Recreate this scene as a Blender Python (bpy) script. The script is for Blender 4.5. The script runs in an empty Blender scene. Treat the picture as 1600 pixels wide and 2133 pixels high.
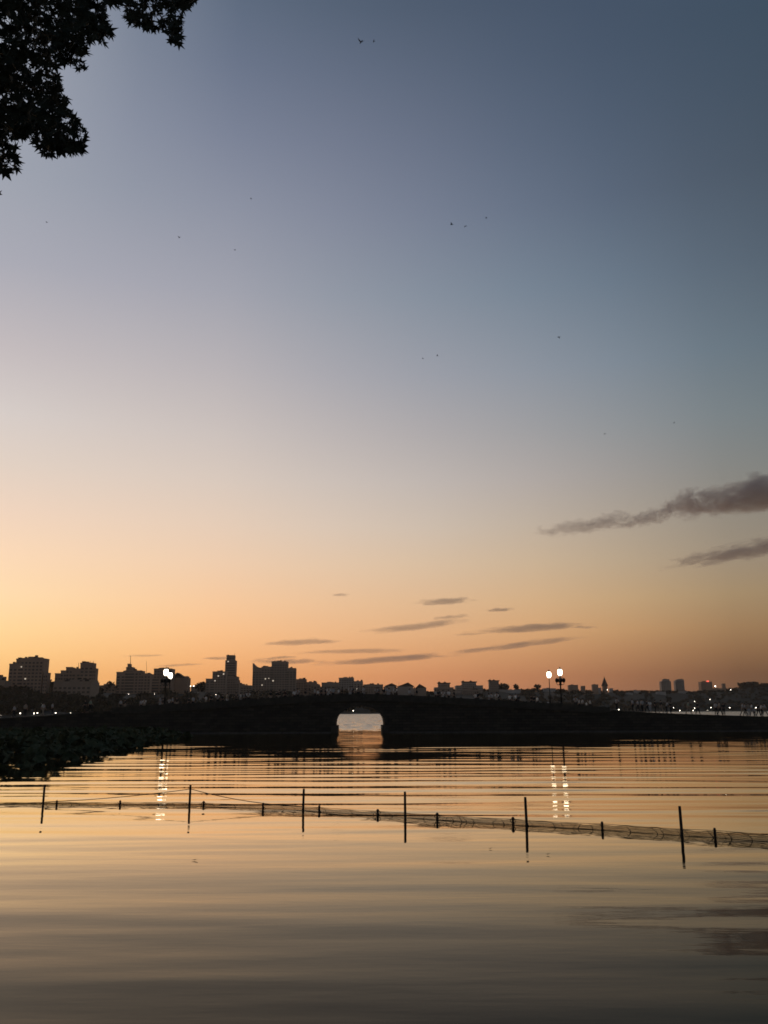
import bpy, bmesh, math, random
import numpy as np
from mathutils import Vector, Matrix, Euler

R = math.radians
rnd = random.Random(11)
sc = bpy.context.scene
col = sc.collection

# ------------------------------------------------------------------ camera
F = 1800.0            # focal length in pixels of the 1600 x 2133 photograph
PW, PH = 1600.0, 2133.0
HORIZON = 1482.0
EYE = 2.75            # eye height above the lake
PITCH = math.atan((HORIZON - PH / 2) / F)
ROLL = R(-0.2)
cam_d = bpy.data.cameras.new("camera")
cam = bpy.data.objects.new("camera", cam_d)
col.objects.link(cam)
cam_d.sensor_fit = 'VERTICAL'
cam_d.sensor_height = 36.0
cam_d.sensor_width = 27.0
cam_d.lens = 36.0 * F / PH
cam_d.clip_start = 0.1
cam_d.clip_end = 60000
cam.location = (0, 0, EYE)
CROT = Matrix.Rotation(math.pi / 2 + PITCH, 3, 'X') @ Matrix.Rotation(ROLL, 3, 'Z')
cam.rotation_euler = CROT.to_euler()
sc.camera = cam

# ------------------------------------------------------------------ sky
SUN_AZ = R(-38)       # west, just outside the frame on the left (from +Y towards -X)
world = bpy.data.worlds.new("World")
sc.world = world
world.use_nodes = True
wn, wl = world.node_tree.nodes, world.node_tree.links
wn.clear()


def s2l(c):
    return tuple((v / 255 / 12.92) if v / 255 <= 0.04045 else ((v / 255 + 0.055) / 1.055) ** 2.4 for v in c)


def px_dir(x, y):
    return (CROT @ Vector(((x - PW / 2) / F, (PH / 2 - y) / F, -1.0))).normalized()


def build_sky():
    zen = (46, 60, 77)
    cols = {   # twilight colours by height, for five bearings away from the afterglow
        24: [(420, (158, 163, 175)), (600, (176, 174, 184)), (720, (195, 187, 189)), (850, (213, 204, 200)),
             (950, (223, 208, 196)), (1040, (236, 211, 192)), (1140, (249, 216, 184)), (1225, (255, 220, 177)),
             (1300, (255, 215, 157)), (1345, (254, 209, 145)), (1400, (247, 188, 118))],
        440: [(0, (95, 108, 128)), (200, (115, 124, 146)), (420, (142, 147, 163)), (560, (158, 160, 173)),
              (700, (176, 173, 180)), (830, (196, 187, 186)), (950, (212, 200, 192)), (1080, (229, 205, 185)),
              (1200, (243, 205, 170)), (1300, (251, 197, 145)), (1350, (248, 187, 130)), (1410, (236, 165, 104))],
        800: [(0, (80, 93, 112)), (200, (100, 110, 130)), (400, (120, 127, 147)), (600, (137, 146, 160)),
              (750, (156, 159, 170)), (870, (175, 170, 173)), (1000, (197, 187, 181)), (1120, (215, 196, 178)),
              (1200, (225, 193, 160)), (1300, (231, 183, 139)), (1380, (224, 160, 110)), (1420, (214, 143, 98))],
        1200: [(0, (68, 82, 102)), (200, (78, 92, 112)), (400, (92, 105, 125)), (600, (112, 127, 143)),
               (750, (132, 142, 155)), (880, (150, 152, 156)), (1000, (170, 162, 158)), (1130, (190, 172, 150)),
               (1230, (205, 172, 133)), (1320, (207, 158, 110)), (1390, (182, 126, 88)), (1425, (170, 112, 80))],
        1570: [(0, (62, 78, 95)), (200, (68, 82, 98)), (400, (76, 88, 102)), (600, (90, 104, 118)),
               (750, (103, 118, 128)), (900, (120, 128, 130)), (1000, (131, 129, 123)), (1150, (150, 136, 118)),
               (1250, (160, 134, 100)), (1330, (148, 112, 78)), (1400, (114, 82, 60)), (1430, (106, 76, 57))],
    }
    tc = wn.new('ShaderNodeTexCoord')
    sep = wn.new('ShaderNodeSeparateXYZ')
    wl.new(tc.outputs['Generated'], sep.inputs[0])

    def M(op, a, b=None, c=None, clamp=False):
        n = wn.new('ShaderNodeMath')
        n.operation = op
        n.use_clamp = clamp
        for i, v in enumerate((a, b, c)):
            if v is None:
                continue
            if isinstance(v, (int, float)):
                n.inputs[i].default_value = v
            else:
                wl.new(v, n.inputs[i])
        return n.outputs[0]
    el = M('DIVIDE', M('ARCSINE', M('MAXIMUM', sep.outputs['Z'], 0.0)), math.pi / 2)
    el = M('POWER', el, 0.6)
    az = M('ARCTAN2', sep.outputs['X'], sep.outputs['Y'])          # 0 ahead, + to the right
    d = M('SUBTRACT', az, SUN_AZ)
    d = M('ARCCOSINE', M('COSINE', d))                                # bearing away from the sunset, 0..pi
    bearings, ramps = [], []

    def ramp(stops):
        n = wn.new('ShaderNodeValToRGB')
        cr = n.color_ramp
        cr.interpolation = 'B_SPLINE' if False else 'LINEAR'
        stops = sorted(stops)
        while len(cr.elements) < len(stops):
            cr.elements.new(0.5)
        for e, (p, c) in zip(cr.elements, stops):
            e.position = p
            e.color = s2l(c) + (1,)
        wl.new(el, n.inputs[0])
        return n.outputs[0]
    xs_ = sorted(cols)

    def tab(x, y):
        row = [[float(np.interp(y, [q[0] for q in cols[k]], [q[1][ch] for q in cols[k]])) for ch in range(3)] for k in xs_]
        c = [float(np.interp(x, xs_, [r_[ch] for r_ in row])) for ch in range(3)]
        if x < 24:
            k = 0.5 * (1 - math.exp(-(24 - x) / 300))
            c = [min(255, v + (row[0][ch] - row[1][ch]) * k) for ch, v in enumerate(c)]
        if x > 1570:      # the fall-off goes on past the frame, more and more slowly
            k = 0.45 * (1 - math.exp(-(x - 1570) / 300))
            c = [max(v + (row[4][ch] - row[3][ch]) * k, 40) for ch, v in enumerate(c)]
        return c
    inv = CROT.transposed()
    for deg in (-38, -31, -25, -18, -11, -4, 3, 10, 16, 22, 29, 40):
        az_ = R(deg)
        bearings.append(az_ - SUN_AZ)
        st = []
        for e in (0.9, 2.2, 3.6, 5, 7, 9.5, 12, 15, 18, 22, 27, 32, 36, 40, 43.5):
            v = inv @ Vector((math.sin(az_) * math.cos(R(e)), math.cos(az_) * math.cos(R(e)), math.sin(R(e))))
            c = tab(PW / 2 + F * v.x / -v.z, PH / 2 - F * v.y / -v.z)
            k = 1 + 0.028 * math.exp(-e / 7)
            st.append(((e / 90) ** 0.6, tuple(min(258, q * k) for q in c)))
        lo = min(st)
        st.append((0.0, tuple(max(0, v * 0.95) for v in lo[1])))
        st.append((0.9, zen))
        ramps.append(ramp(st))
    # opposite the sunset: dim blue-grey
    bearings.append(math.pi)
    ramps.append(ramp([(0, (112, 106, 104)), (0.25, (126, 123, 126)), (0.5, (60, 73, 89)), (0.9, zen)]))
    out = ramps[0]
    for i in range(1, len(ramps)):
        mr = wn.new('ShaderNodeMapRange')
        mr.inputs['From Min'].default_value = bearings[i - 1]
        mr.inputs['From Max'].default_value = bearings[i]
        wl.new(d, mr.inputs['Value'])
        mx = wn.new('ShaderNodeMix')
        mx.data_type = 'RGBA'
        wl.new(mr.outputs[0], mx.inputs['Factor'])
        wl.new(out, mx.inputs['A'])
        wl.new(ramps[i], mx.inputs['B'])
        out = mx.outputs['Result']
    # physical sky of the same sun adds its own faint glow
    ns = wn.new('ShaderNodeTexSky')
    ns.sky_type = 'NISHITA'
    ns.sun_disc = False
    ns.sun_elevation = R(0.4)
    ns.sun_rotation = SUN_AZ
    ns.dust_density = 2.0
    b1 = wn.new('ShaderNodeBackground')
    wl.new(out, b1.inputs['Color'])
    b1.inputs['Strength'].default_value = 0.985
    b2 = wn.new('ShaderNodeBackground')
    wl.new(ns.outputs[0], b2.inputs['Color'])
    b2.inputs['Strength'].default_value = 0.01
    ad = wn.new('ShaderNodeAddShader')
    wl.new(b1.outputs[0], ad.inputs[0])
    wl.new(b2.outputs[0], ad.inputs[1])
    wo = wn.new('ShaderNodeOutputWorld')
    wl.new(ad.outputs[0], wo.inputs['Surface'])


build_sky()

# the sun has all but set behind the city: a last faint warm grazing light
sun_d = bpy.data.lights.new("sun", 'SUN')
sun_d.energy = 0.03
sun_d.angle = R(6)
sun_d.color = (1.0, 0.62, 0.32)
sun = bpy.data.objects.new("sun", sun_d)
col.objects.link(sun)
sdir = Vector((math.sin(SUN_AZ) * math.cos(R(0.6)), math.cos(SUN_AZ) * math.cos(R(0.6)), math.sin(R(0.6))))
sun.rotation_euler = sdir.to_track_quat('Z', 'Y').to_euler()
sun.location = (-60, 80, 30)

sc.view_settings.view_transform = 'Standard'
sc.view_settings.look = 'None'
sc.view_settings.exposure = 0.0
sc.view_settings.gamma = 1.0
sc.view_settings.use_curve_mapping = False
sc.render.engine = 'CYCLES'
sc.cycles.use_denoising = True
sc.cycles.max_bounces = 8
sc.cycles.transparent_max_bounces = 24
sc.cycles.volume_bounces = 1
sc.cycles.pixel_filter_type = 'BLACKMAN_HARRIS'
sc.cycles.filter_width = 1.7
sc.cycles.sample_clamp_indirect = 6.0


# ------------------------------------------------------------------ helpers
def at(px, py, Y):
    """Point at forward distance Y (metres) seen at a photograph pixel."""
    v = CROT @ Vector(((px - PW / 2) / F, (PH / 2 - py) / F, -1.0))
    t = Y / v.y
    return Vector((v.x * t, Y, EYE + v.z * t))


def on_water(px, py, z=0.0):
    v = CROT @ Vector(((px - PW / 2) / F, (PH / 2 - py) / F, -1.0))
    t = (z - EYE) / v.z
    return Vector((v.x * t, v.y * t, z))


def project(p):
    v = CROT.transposed() @ (Vector(p) - Vector((0, 0, EYE)))
    return PW / 2 + F * v.x / -v.z, PH / 2 - F * v.y / -v.z


def tag(o, label=None, cat=None, group=None, kind=None):
    if label: o['label'] = label
    if cat: o['category'] = cat
    if group: o['group'] = group
    if kind: o['kind'] = kind
    return o


def empty(name, loc=(0, 0, 0), rz=0.0):
    o = bpy.data.objects.new(name, None)
    o.empty_display_size = 0.2
    o.location = loc
    o.rotation_euler = (0, 0, rz)
    col.objects.link(o)
    return o


def link(name, me, mat=None, parent=None, loc=None, rot=None, scale=None):
    o = bpy.data.objects.new(name, me)
    col.objects.link(o)
    if mat is not None and not me.materials:
        me.materials.append(mat)
    if parent is not None:
        o.parent = parent
    if loc is not None: o.location = loc
    if rot is not None: o.rotation_euler = rot
    if scale is not None: o.scale = scale
    return o


class MB:
    def __init__(s):
        s.v, s.f = [], []

    def poly(s, pts, faces):
        n = len(s.v)
        s.v += [tuple(p) for p in pts]
        s.f += [tuple(i + n for i in f) for f in faces]
        return s

    def box(s, a, b, rz=0.0, c=None):
        x0, y0, z0 = a
        x1, y1, z1 = b
        p = [(x0, y0, z0), (x1, y0, z0), (x1, y1, z0), (x0, y1, z0), (x0, y0, z1), (x1, y0, z1), (x1, y1, z1), (x0, y1, z1)]
        if rz:
            cx, cy = c if c else ((x0 + x1) / 2, (y0 + y1) / 2)
            cs, sn = math.cos(rz), math.sin(rz)
            p = [(cx + (x - cx) * cs - (y - cy) * sn, cy + (x - cx) * sn + (y - cy) * cs, z) for x, y, z in p]
        return s.poly(p, [(0, 3, 2, 1), (4, 5, 6, 7), (0, 1, 5, 4), (1, 2, 6, 5), (2, 3, 7, 6), (3, 0, 4, 7)])

    def tube(s, pts, rad, n=8, cap=True):
        pts = [Vector(p) for p in pts]
        if isinstance(rad, (int, float)): rad = [rad] * len(pts)
        base = len(s.v)
        for i, p in enumerate(pts):
            d = (pts[min(i + 1, len(pts) - 1)] - pts[max(i - 1, 0)]).normalized()
            a = d.orthogonal().normalized() if abs(d.z) > 0.99 else d.cross(Vector((0, 0, 1))).normalized()
            b = d.cross(a)
            for k in range(n):
                t = 2 * math.pi * k / n
                s.v.append(tuple(p + (a * math.cos(t) + b * math.sin(t)) * rad[i]))
        for i in range(len(pts) - 1):
            for k in range(n):
                k2 = (k + 1) % n
                s.f.append((base + i * n + k, base + i * n + k2, base + (i + 1) * n + k2, base + (i + 1) * n + k))
        if cap:
            s.f.append(tuple(base + k for k in range(n))[::-1])
            e = base + (len(pts) - 1) * n
            s.f.append(tuple(e + k for k in range(n)))
        return s

    def lathe(s, prof, n=12, c=(0, 0, 0)):
        return s.tube([(c[0], c[1], c[2] + z) for r, z in prof], [max(r, 1e-4) for r, z in prof], n)

    def mesh(s, name, smooth=False):
        me = bpy.data.meshes.new(name)
        me.from_pydata(s.v, [], s.f)
        bm = bmesh.new()
        bm.from_mesh(me)
        bmesh.ops.recalc_face_normals(bm, faces=bm.faces)
        bm.to_mesh(me)
        bm.free()
        if smooth:
            me.polygons.foreach_set('use_smooth', [True] * len(me.polygons))
        return me

    def build(s, name, mat, parent=None, smooth=False, **kw):
        return link(name, s.mesh(name, smooth), mat, parent, **kw)


def material(name, c1, c2=None, scale=3.0, rough=0.85, bump=0.0, bscale=20.0, metal=0.0, spec=0.5):
    m = bpy.data.materials.new(name)
    m.use_nodes = True
    n, l = m.node_tree.nodes, m.node_tree.links
    b = n['Principled BSDF']
    b.inputs['Roughness'].default_value = rough
    b.inputs['Metallic'].default_value = metal
    b.inputs['Specular IOR Level'].default_value = spec
    tc = n.new('ShaderNodeTexCoord')
    if c2 is None:
        c2 = tuple(v * 0.7 for v in c1)
    nz = n.new('ShaderNodeTexNoise')
    nz.inputs['Scale'].default_value = scale
    nz.inputs['Detail'].default_value = 5
    nz.inputs['Roughness'].default_value = 0.65
    l.new(tc.outputs['Object'], nz.inputs['Vector'])
    rp = n.new('ShaderNodeValToRGB')
    rp.color_ramp.elements[0].position = 0.33
    rp.color_ramp.elements[1].position = 0.68
    rp.color_ramp.elements[0].color = tuple(c2) + (1,)
    rp.color_ramp.elements[1].color = tuple(c1) + (1,)
    l.new(nz.outputs[0], rp.inputs[0])
    l.new(rp.outputs[0], b.inputs['Base Color'])
    if bump:
        nb = n.new('ShaderNodeTexNoise')
        nb.inputs['Scale'].default_value = bscale
        nb.inputs['Detail'].default_value = 4
        l.new(tc.outputs['Object'], nb.inputs['Vector'])
        bp = n.new('ShaderNodeBump')
        bp.inputs['Strength'].default_value = bump
        bp.inputs['Distance'].default_value = 0.03
        l.new(nb.outputs[0], bp.inputs['Height'])
        l.new(bp.outputs[0], b.inputs['Normal'])
    return m


def glow(name, c, strength):
    m = bpy.data.materials.new(name)
    m.use_nodes = True
    b = m.node_tree.nodes['Principled BSDF']
    b.inputs['Base Color'].default_value = tuple(c) + (1,)
    b.inputs['Emission Color'].default_value = tuple(c) + (1,)
    b.inputs['Emission Strength'].default_value = strength
    return m


MAT = dict(
    stone=material('dark_stone', (0.075, 0.066, 0.053), (0.04, 0.036, 0.03), 1.2, 0.9, 0.5, 6),
    pale_stone=material('worn_stone', (0.17, 0.16, 0.145), (0.09, 0.085, 0.08), 2.0, 0.85, 0.4, 9),
    paving=material('paving', (0.10, 0.095, 0.09), (0.06, 0.058, 0.055), 2.5, 0.85, 0.2, 10),
    earth=material('bank_earth', (0.05, 0.045, 0.03), (0.03, 0.028, 0.02), 1.5, 0.95, 0.5, 12),
    hill=material('wooded_slope', (0.03, 0.03, 0.019), (0.018, 0.019, 0.012), 0.02, 0.95),
    iron=material('black_iron', (0.02, 0.02, 0.022), (0.012, 0.012, 0.012), 8, 0.5, metal=0.4),
    wood=material('wet_wood', (0.03, 0.02, 0.015), (0.015, 0.01, 0.008), 9, 0.8, 0.4, 30),
    rope=material('rope', (0.05, 0.034, 0.02), (0.03, 0.02, 0.012), 40, 0.9),
    net=material('net', (0.045, 0.042, 0.03), (0.025, 0.025, 0.018), 12, 0.9),
    bark=material('bark', (0.04, 0.03, 0.022), (0.02, 0.016, 0.012), 6, 0.95, 0.7, 25),
    leaf=material('tree_leaf', (0.016, 0.022, 0.009), (0.010, 0.015, 0.006), 8, 0.7, spec=0.3),
    lotus=material('lotus_leaf', (0.085, 0.098, 0.058), (0.036, 0.048, 0.027), 3, 0.85, spec=0.08),
    lotus_pale=material('lotus_leaf_underside', (0.17, 0.2, 0.14), (0.1, 0.13, 0.08), 3, 0.8),
    stalk=material('lotus_stalk', (0.05, 0.06, 0.03), (0.03, 0.04, 0.02), 5, 0.8),
    wood_far=material('far_foliage', (0.066, 0.054, 0.034), (0.034, 0.030, 0.018), 0.12, 0.95),
    con1=material('concrete_brown', (0.44, 0.30, 0.22), (0.34, 0.235, 0.175), 0.06, 0.9),
    con2=material('concrete_grey', (0.38, 0.29, 0.23), (0.30, 0.23, 0.185), 0.05, 0.9),
    con3=material('concrete_pale', (0.46, 0.38, 0.33), (0.36, 0.3, 0.255), 0.05, 0.9),
    white=material('white_render', (0.5, 0.48, 0.46), (0.38, 0.36, 0.35), 0.08, 0.9),
    roof=material('roof_tile', (0.06, 0.048, 0.042), (0.035, 0.03, 0.027), 0.3, 0.9),
    glass=material('dark_window', (0.15, 0.12, 0.105), (0.06, 0.05, 0.045), 0.25, 0.45),
    lit=glow('lit_window', (1.0, 0.86, 0.65), 0.6),
    lamp=glow('lamp_globe', (1.0, 0.86, 0.66), 6.0),
    shore=glow('shore_lamp', (1.0, 0.88, 0.7), 14.0),
    red=glow('red_sign', (1.0, 0.12, 0.08), 2.0),
    skin=material('skin', (0.42, 0.28, 0.21), (0.36, 0.23, 0.17), 6, 0.6),
    hair=material('hair', (0.012, 0.010, 0.009), (0.008, 0.007, 0.006), 30, 0.6),
    bird=material('bird_feather', (0.09, 0.09, 0.1), (0.06, 0.06, 0.07), 20, 0.8),
)
CLOTH = dict(
    white=material('white_cloth', (0.8, 0.78, 0.75), (0.7, 0.68, 0.66), 5, 0.9),
    pale=material('pale_grey_cloth', (0.5, 0.49, 0.5), (0.42, 0.41, 0.42), 5, 0.9),
    beige=material('beige_cloth', (0.36, 0.30, 0.24), (0.3, 0.25, 0.2), 5, 0.9),
    green=material('pale_green_cloth', (0.33, 0.40, 0.32), (0.27, 0.33, 0.26), 5, 0.9),
    dark=material('dark_cloth', (0.03, 0.03, 0.035), (0.02, 0.02, 0.022), 5, 0.9),
    brown=material('dark_red_cloth', (0.06, 0.025, 0.02), (0.04, 0.018, 0.014), 5, 0.9),
)


# ------------------------------------------------------------------ lake
def water_material():
    m = bpy.data.materials.new('lake_water')
    m.use_nodes = True
    n, l = m.node_tree.nodes, m.node_tree.links
    n.remove(n['Principled BSDF'])
    b = n.new('ShaderNodeBsdfGlossy')
    b.distribution = 'MULTI_GGX'
    b.inputs['Color'].default_value = (1.0, 0.93, 0.79, 1)
    df = n.new('ShaderNodeBsdfDiffuse')              # murky water body
    df.inputs['Color'].default_value = (0.010, 0.010, 0.008, 1)
    fr = n.new('ShaderNodeFresnel')
    fr.inputs['IOR'].default_value = 1.333
    pw = n.new('ShaderNodeMath'); pw.operation = 'POWER'; pw.inputs[1].default_value = 2.25
    sc_ = n.new('ShaderNodeMath'); sc_.operation = 'MULTIPLY'; sc_.inputs[1].default_value = 4.5
    mn = n.new('ShaderNodeMath'); mn.operation = 'MINIMUM'; mn.inputs[1].default_value = 0.83
    l.new(fr.outputs[0], pw.inputs[0]); l.new(pw.outputs[0], sc_.inputs[0]); l.new(sc_.outputs[0], mn.inputs[0])
    mixs = n.new('ShaderNodeMixShader')
    l.new(mn.outputs[0], mixs.inputs[0]); l.new(df.outputs[0], mixs.inputs[1]); l.new(b.outputs[0], mixs.inputs[2])
    l.new(mixs.outputs[0], n['Material Output'].inputs['Surface'])
    g = n.new('ShaderNodeNewGeometry')
    sp = n.new('ShaderNodeSeparateXYZ')
    l.new(g.outputs['Position'], sp.inputs[0])
    # open lake beyond the causeway is wind-ruffled: ripples too fine to see one by one
    mr = n.new('ShaderNodeMapRange')
    mr.inputs['From Min'].default_value = 121
    mr.inputs['From Max'].default_value = 150
    mr.inputs['To Min'].default_value = 0.03
    mr.inputs['To Max'].default_value = 0.36
    l.new(sp.outputs['Y'], mr.inputs['Value'])
    # fine ripples, long across the view
    mp = n.new('ShaderNodeMapping')
    mp.inputs['Scale'].default_value = (0.32, 1.5, 1)
    mp.inputs['Rotation'].default_value = (0, 0, R(3))
    l.new(g.outputs['Position'], mp.inputs['Vector'])
    nz = n.new('ShaderNodeTexNoise')
    nz.inputs['Scale'].default_value = 2.2
    nz.inputs['Detail'].default_value = 3
    l.new(mp.outputs[0], nz.inputs['Vector'])
    mp2 = n.new('ShaderNodeMapping')
    mp2.inputs['Scale'].default_value = (0.45, 0.07, 1)
    l.new(g.outputs['Position'], mp2.inputs['Vector'])
    nz2 = n.new('ShaderNodeTexNoise')
    nz2.inputs['Scale'].default_value = 1.0
    nz2.inputs['Detail'].default_value = 4
    nz2.inputs['Roughness'].default_value = 0.7
    l.new(mp2.outputs[0], nz2.inputs['Vector'])
    bd2 = n.new('ShaderNodeMapRange')
    bd2.inputs['From Min'].default_value = 124
    bd2.inputs['From Max'].default_value = 140
    bd2.inputs['To Max'].default_value = 1.5
    l.new(sp.outputs['Y'], bd2.inputs['Value'])
    g1 = n.new('ShaderNodeMath'); g1.operation = 'SUBTRACT'; g1.inputs[1].default_value = 0.5
    l.new(nz2.outputs[0], g1.inputs[0])
    g2 = n.new('ShaderNodeMath'); g2.operation = 'MULTIPLY_ADD'
    l.new(g1.outputs[0], g2.inputs[0]); l.new(bd2.outputs[0], g2.inputs[1]); l.new(mr.outputs[0], g2.inputs[2])
    l.new(g2.outputs[0], b.inputs['Roughness'])
    bp = n.new('ShaderNodeBump')
    bp.inputs['Strength'].default_value = 1.0
    bd = n.new('ShaderNodeMapRange')
    bd.inputs['From Min'].default_value = 15
    bd.inputs['From Max'].default_value = 60
    bd.inputs['To Min'].default_value = 0.0022
    bd.inputs['To Max'].default_value = 0.0009
    l.new(sp.outputs['Y'], bd.inputs['Value'])
    l.new(bd.outputs[0], bp.inputs['Distance'])
    l.new(nz.outputs[0], bp.inputs['Height'])
    l.new(bp.outputs[0], b.inputs['Normal'])
    l.new(bp.outputs[0], fr.inputs['Normal'])
    return m


def build_lake():
    rs = np.random.RandomState(5)
    x0, x1, y0, y1 = -72.0, 72.0, 2.0, 128.0
    nx, ny = 150, 1250
    xs = np.linspace(x0, x1, nx)
    ys = np.linspace(y0, y1, ny)
    X, Y = np.meshgrid(xs, ys)

    def field(nc, lmin, lmax, slope, spread, mean=R(2.5)):
        Z = np.zeros_like(X)
        for i in range(nc):
            lam = lmin * (lmax / lmin) ** rs.rand()
            a = mean + rs.randn() * spread
            k = 2 * math.pi / lam
            amp = slope / k * math.sqrt(2.0 / nc)
            Z += amp * np.cos(k * (math.sin(a) * X + math.cos(a) * Y) + rs.rand() * 6.283)
        return Z
    ripple = field(30, 1.1, 3.6, 1.0, R(5.5))
    swell = field(16, 1.2, 4.5, 1.0, R(9))
    small = field(18, 0.6, 1.2, 1.0, R(11))
    # boat wake between the net and the bridge dies out towards the bank
    pat = 1 + 0.45 * np.sin(0.19 * Y + 0.04 * X + 1.1) * np.cos(0.06 * X - 0.7) + 0.25 * np.sin(0.11 * X + 0.3 * Y)
    yk = [0, 16, 20, 25, 32, 42, 55, 70, 85, 110, 130]
    Z = (ripple * np.interp(Y, yk, [0, 0, .004, .011, .018, .020, .017, .014, .012, .010, .008]) * pat
         + swell * np.interp(Y, yk, [.008, .009, .007, .005, .005, .005, .004, .003, .003, .002, .002])
         + small * np.interp(Y, yk, [.004, .007, .010, .008, .008, .007, .006, .005, .005, .005, .004]) * pat)
    edge = np.minimum.reduce([np.clip((X - x0) / 6, 0, 1), np.clip((x1 - X) / 6, 0, 1),
                              np.clip((Y - y0) / 1.5, 0, 1), np.clip((y1 - Y) / 5, 0, 1)])
    Z *= edge
    co = np.stack([X, Y, Z], -1).reshape(-1, 3)
    idx = np.arange(nx * ny).reshape(ny, nx)
    q = np.stack([idx[:-1, :-1], idx[:-1, 1:], idx[1:, 1:], idx[1:, :-1]], -1).reshape(-1, 4)
    B = 6000.0
    ext = np.array([(-B, -300, 0), (B, -300, 0), (B, y0, 0), (x1, y0, 0), (x0, y0, 0), (-B, y0, 0),
                    (-B, y1, 0), (x0, y1, 0), (x1, y1, 0), (B, y1, 0), (B, B, 0), (-B, B, 0)], float)
    n0 = len(co)
    co = np.concatenate([co, ext])
    big = [(0, 1, 2, 5), (5, 4, 7, 6), (3, 2, 9, 8), (6, 9, 10, 11)]
    q = np.concatenate([q, np.array(big) + n0])
    me = bpy.data.meshes.new('lake')
    me.vertices.add(len(co))
    me.vertices.foreach_set('co', co.astype(np.float32).ravel())
    me.loops.add(q.size)
    me.loops.foreach_set('vertex_index', q.astype(np.int32).ravel())
    me.polygons.add(len(q))
    me.polygons.foreach_set('loop_start', np.arange(0, q.size, 4, dtype=np.int32))
    me.polygons.foreach_set('loop_total', np.full(len(q), 4, np.int32))
    me.update(calc_edges=True)
    me.polygons.foreach_set('use_smooth', np.ones(len(q), bool))
    o = link('lake', me, water_material())
    tag(o, kind='structure')


build_lake()

# near bank behind and beside the camera (out of frame), where the plane tree stands
bk = MB()
bk.poly([(-60, -120, 1.1), (60, -120, 1.1), (60, 3.9, 1.05), (25, 4.3, 1.1), (0, 4.0, 1.1), (-25, 4.2, 1.08), (-60, 4.0, 1.1),
         (60, 4.3, -1), (25, 4.7, -1), (0, 4.4, -1), (-25, 4.6, -1), (-60, 4.4, -1)],
        [(0, 1, 2, 3, 4, 5, 6), (2, 7, 8, 3), (3, 8, 9, 4), (4, 9, 10, 5), (5, 10, 11, 6)])
tag(bk.build('bank', MAT['earth']), kind='structure')

# ------------------------------------------------------------------ bridge and causeway
BR = R(1.6)
P0 = Vector((-3.25, 116.5))
U = Vector((math.cos(BR), math.sin(BR)))
N = Vector((-math.sin(BR), math.cos(BR)))
DECKW = 8.2


def s_of(px):
    k = (px - 800) / F * math.cos(PITCH)
    return (k * P0.y - P0.x) / (U.x - k * U.y)


def bp3(s, t, z):
    p = P0 + U * s + N * t
    return (p.x, p.y, z)


def z_at(px, py):
    p = P0 + U * s_of(px)
    return at(px, py, p.y).z


top_px = [(-160, 1500), (0, 1496), (125, 1489), (205, 1482), (225, 1481), (235, 1473), (300, 1469), (400, 1464), (500, 1457), (600, 1451),
          (700, 1446.5), (750, 1445), (800, 1446), (900, 1450), (1000, 1456), (1100, 1461.5), (1200, 1467), (1265, 1473),
          (1275, 1479), (1300, 1481.5), (1400, 1486.5), (1500, 1490), (1600, 1493), (1800, 1495)]
TOP_S = [s_of(p) for p, y in top_px]
TOP_Z = [z_at(p, y) for p, y in top_px]
SL, SR = s_of(230), s_of(1270)
PARH = 0.72


def top_z(s):
    return float(np.interp(s, TOP_S, TOP_Z))


def deck_z(s):
    if s <= SL - 0.5 or s >= SR + 0.5:
        return top_z(s)
    a, b = SL - 0.5, SR + 0.5
    k = (s - a) / (b - a)
    base = top_z(a) * (1 - k) + top_z(b) * k
    w = min(1, (s - a) / 3.0, (b - s) / 3.0)
    return (top_z(min(max(s, SL + 1.2), SR - 1.2)) - PARH) * w + base * (1 - w)


AH, AZ0 = 3.22, 1.35               # half span, springing height
ARISE = z_at(750, 1469.5) - AZ0


def arch_z(s):
    return AZ0 + ARISE * math.sqrt(max(0, 1 - (s / AH) ** 2))


def strip(ss, bottom, top, t0, t1):
    m = MB()
    n = len(ss)
    v = []
    for i, s in enumerate(ss):
        zb, zt = bottom[i], top[i]
        v += [bp3(s, t0, zb), bp3(s, t0, zt), bp3(s, t1, zt), bp3(s, t1, zb)]
    f = []
    for i in range(n - 1):
        a, b = i * 4, (i + 1) * 4
        for k in range(4):
            k2 = (k + 1) % 4
            f.append((a + k, b + k, b + k2, a + k2))
    f += [(0, 1, 2, 3), tuple((n - 1) * 4 + k for k in (3, 2, 1, 0))]
    return m.poly(v, f)


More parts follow.
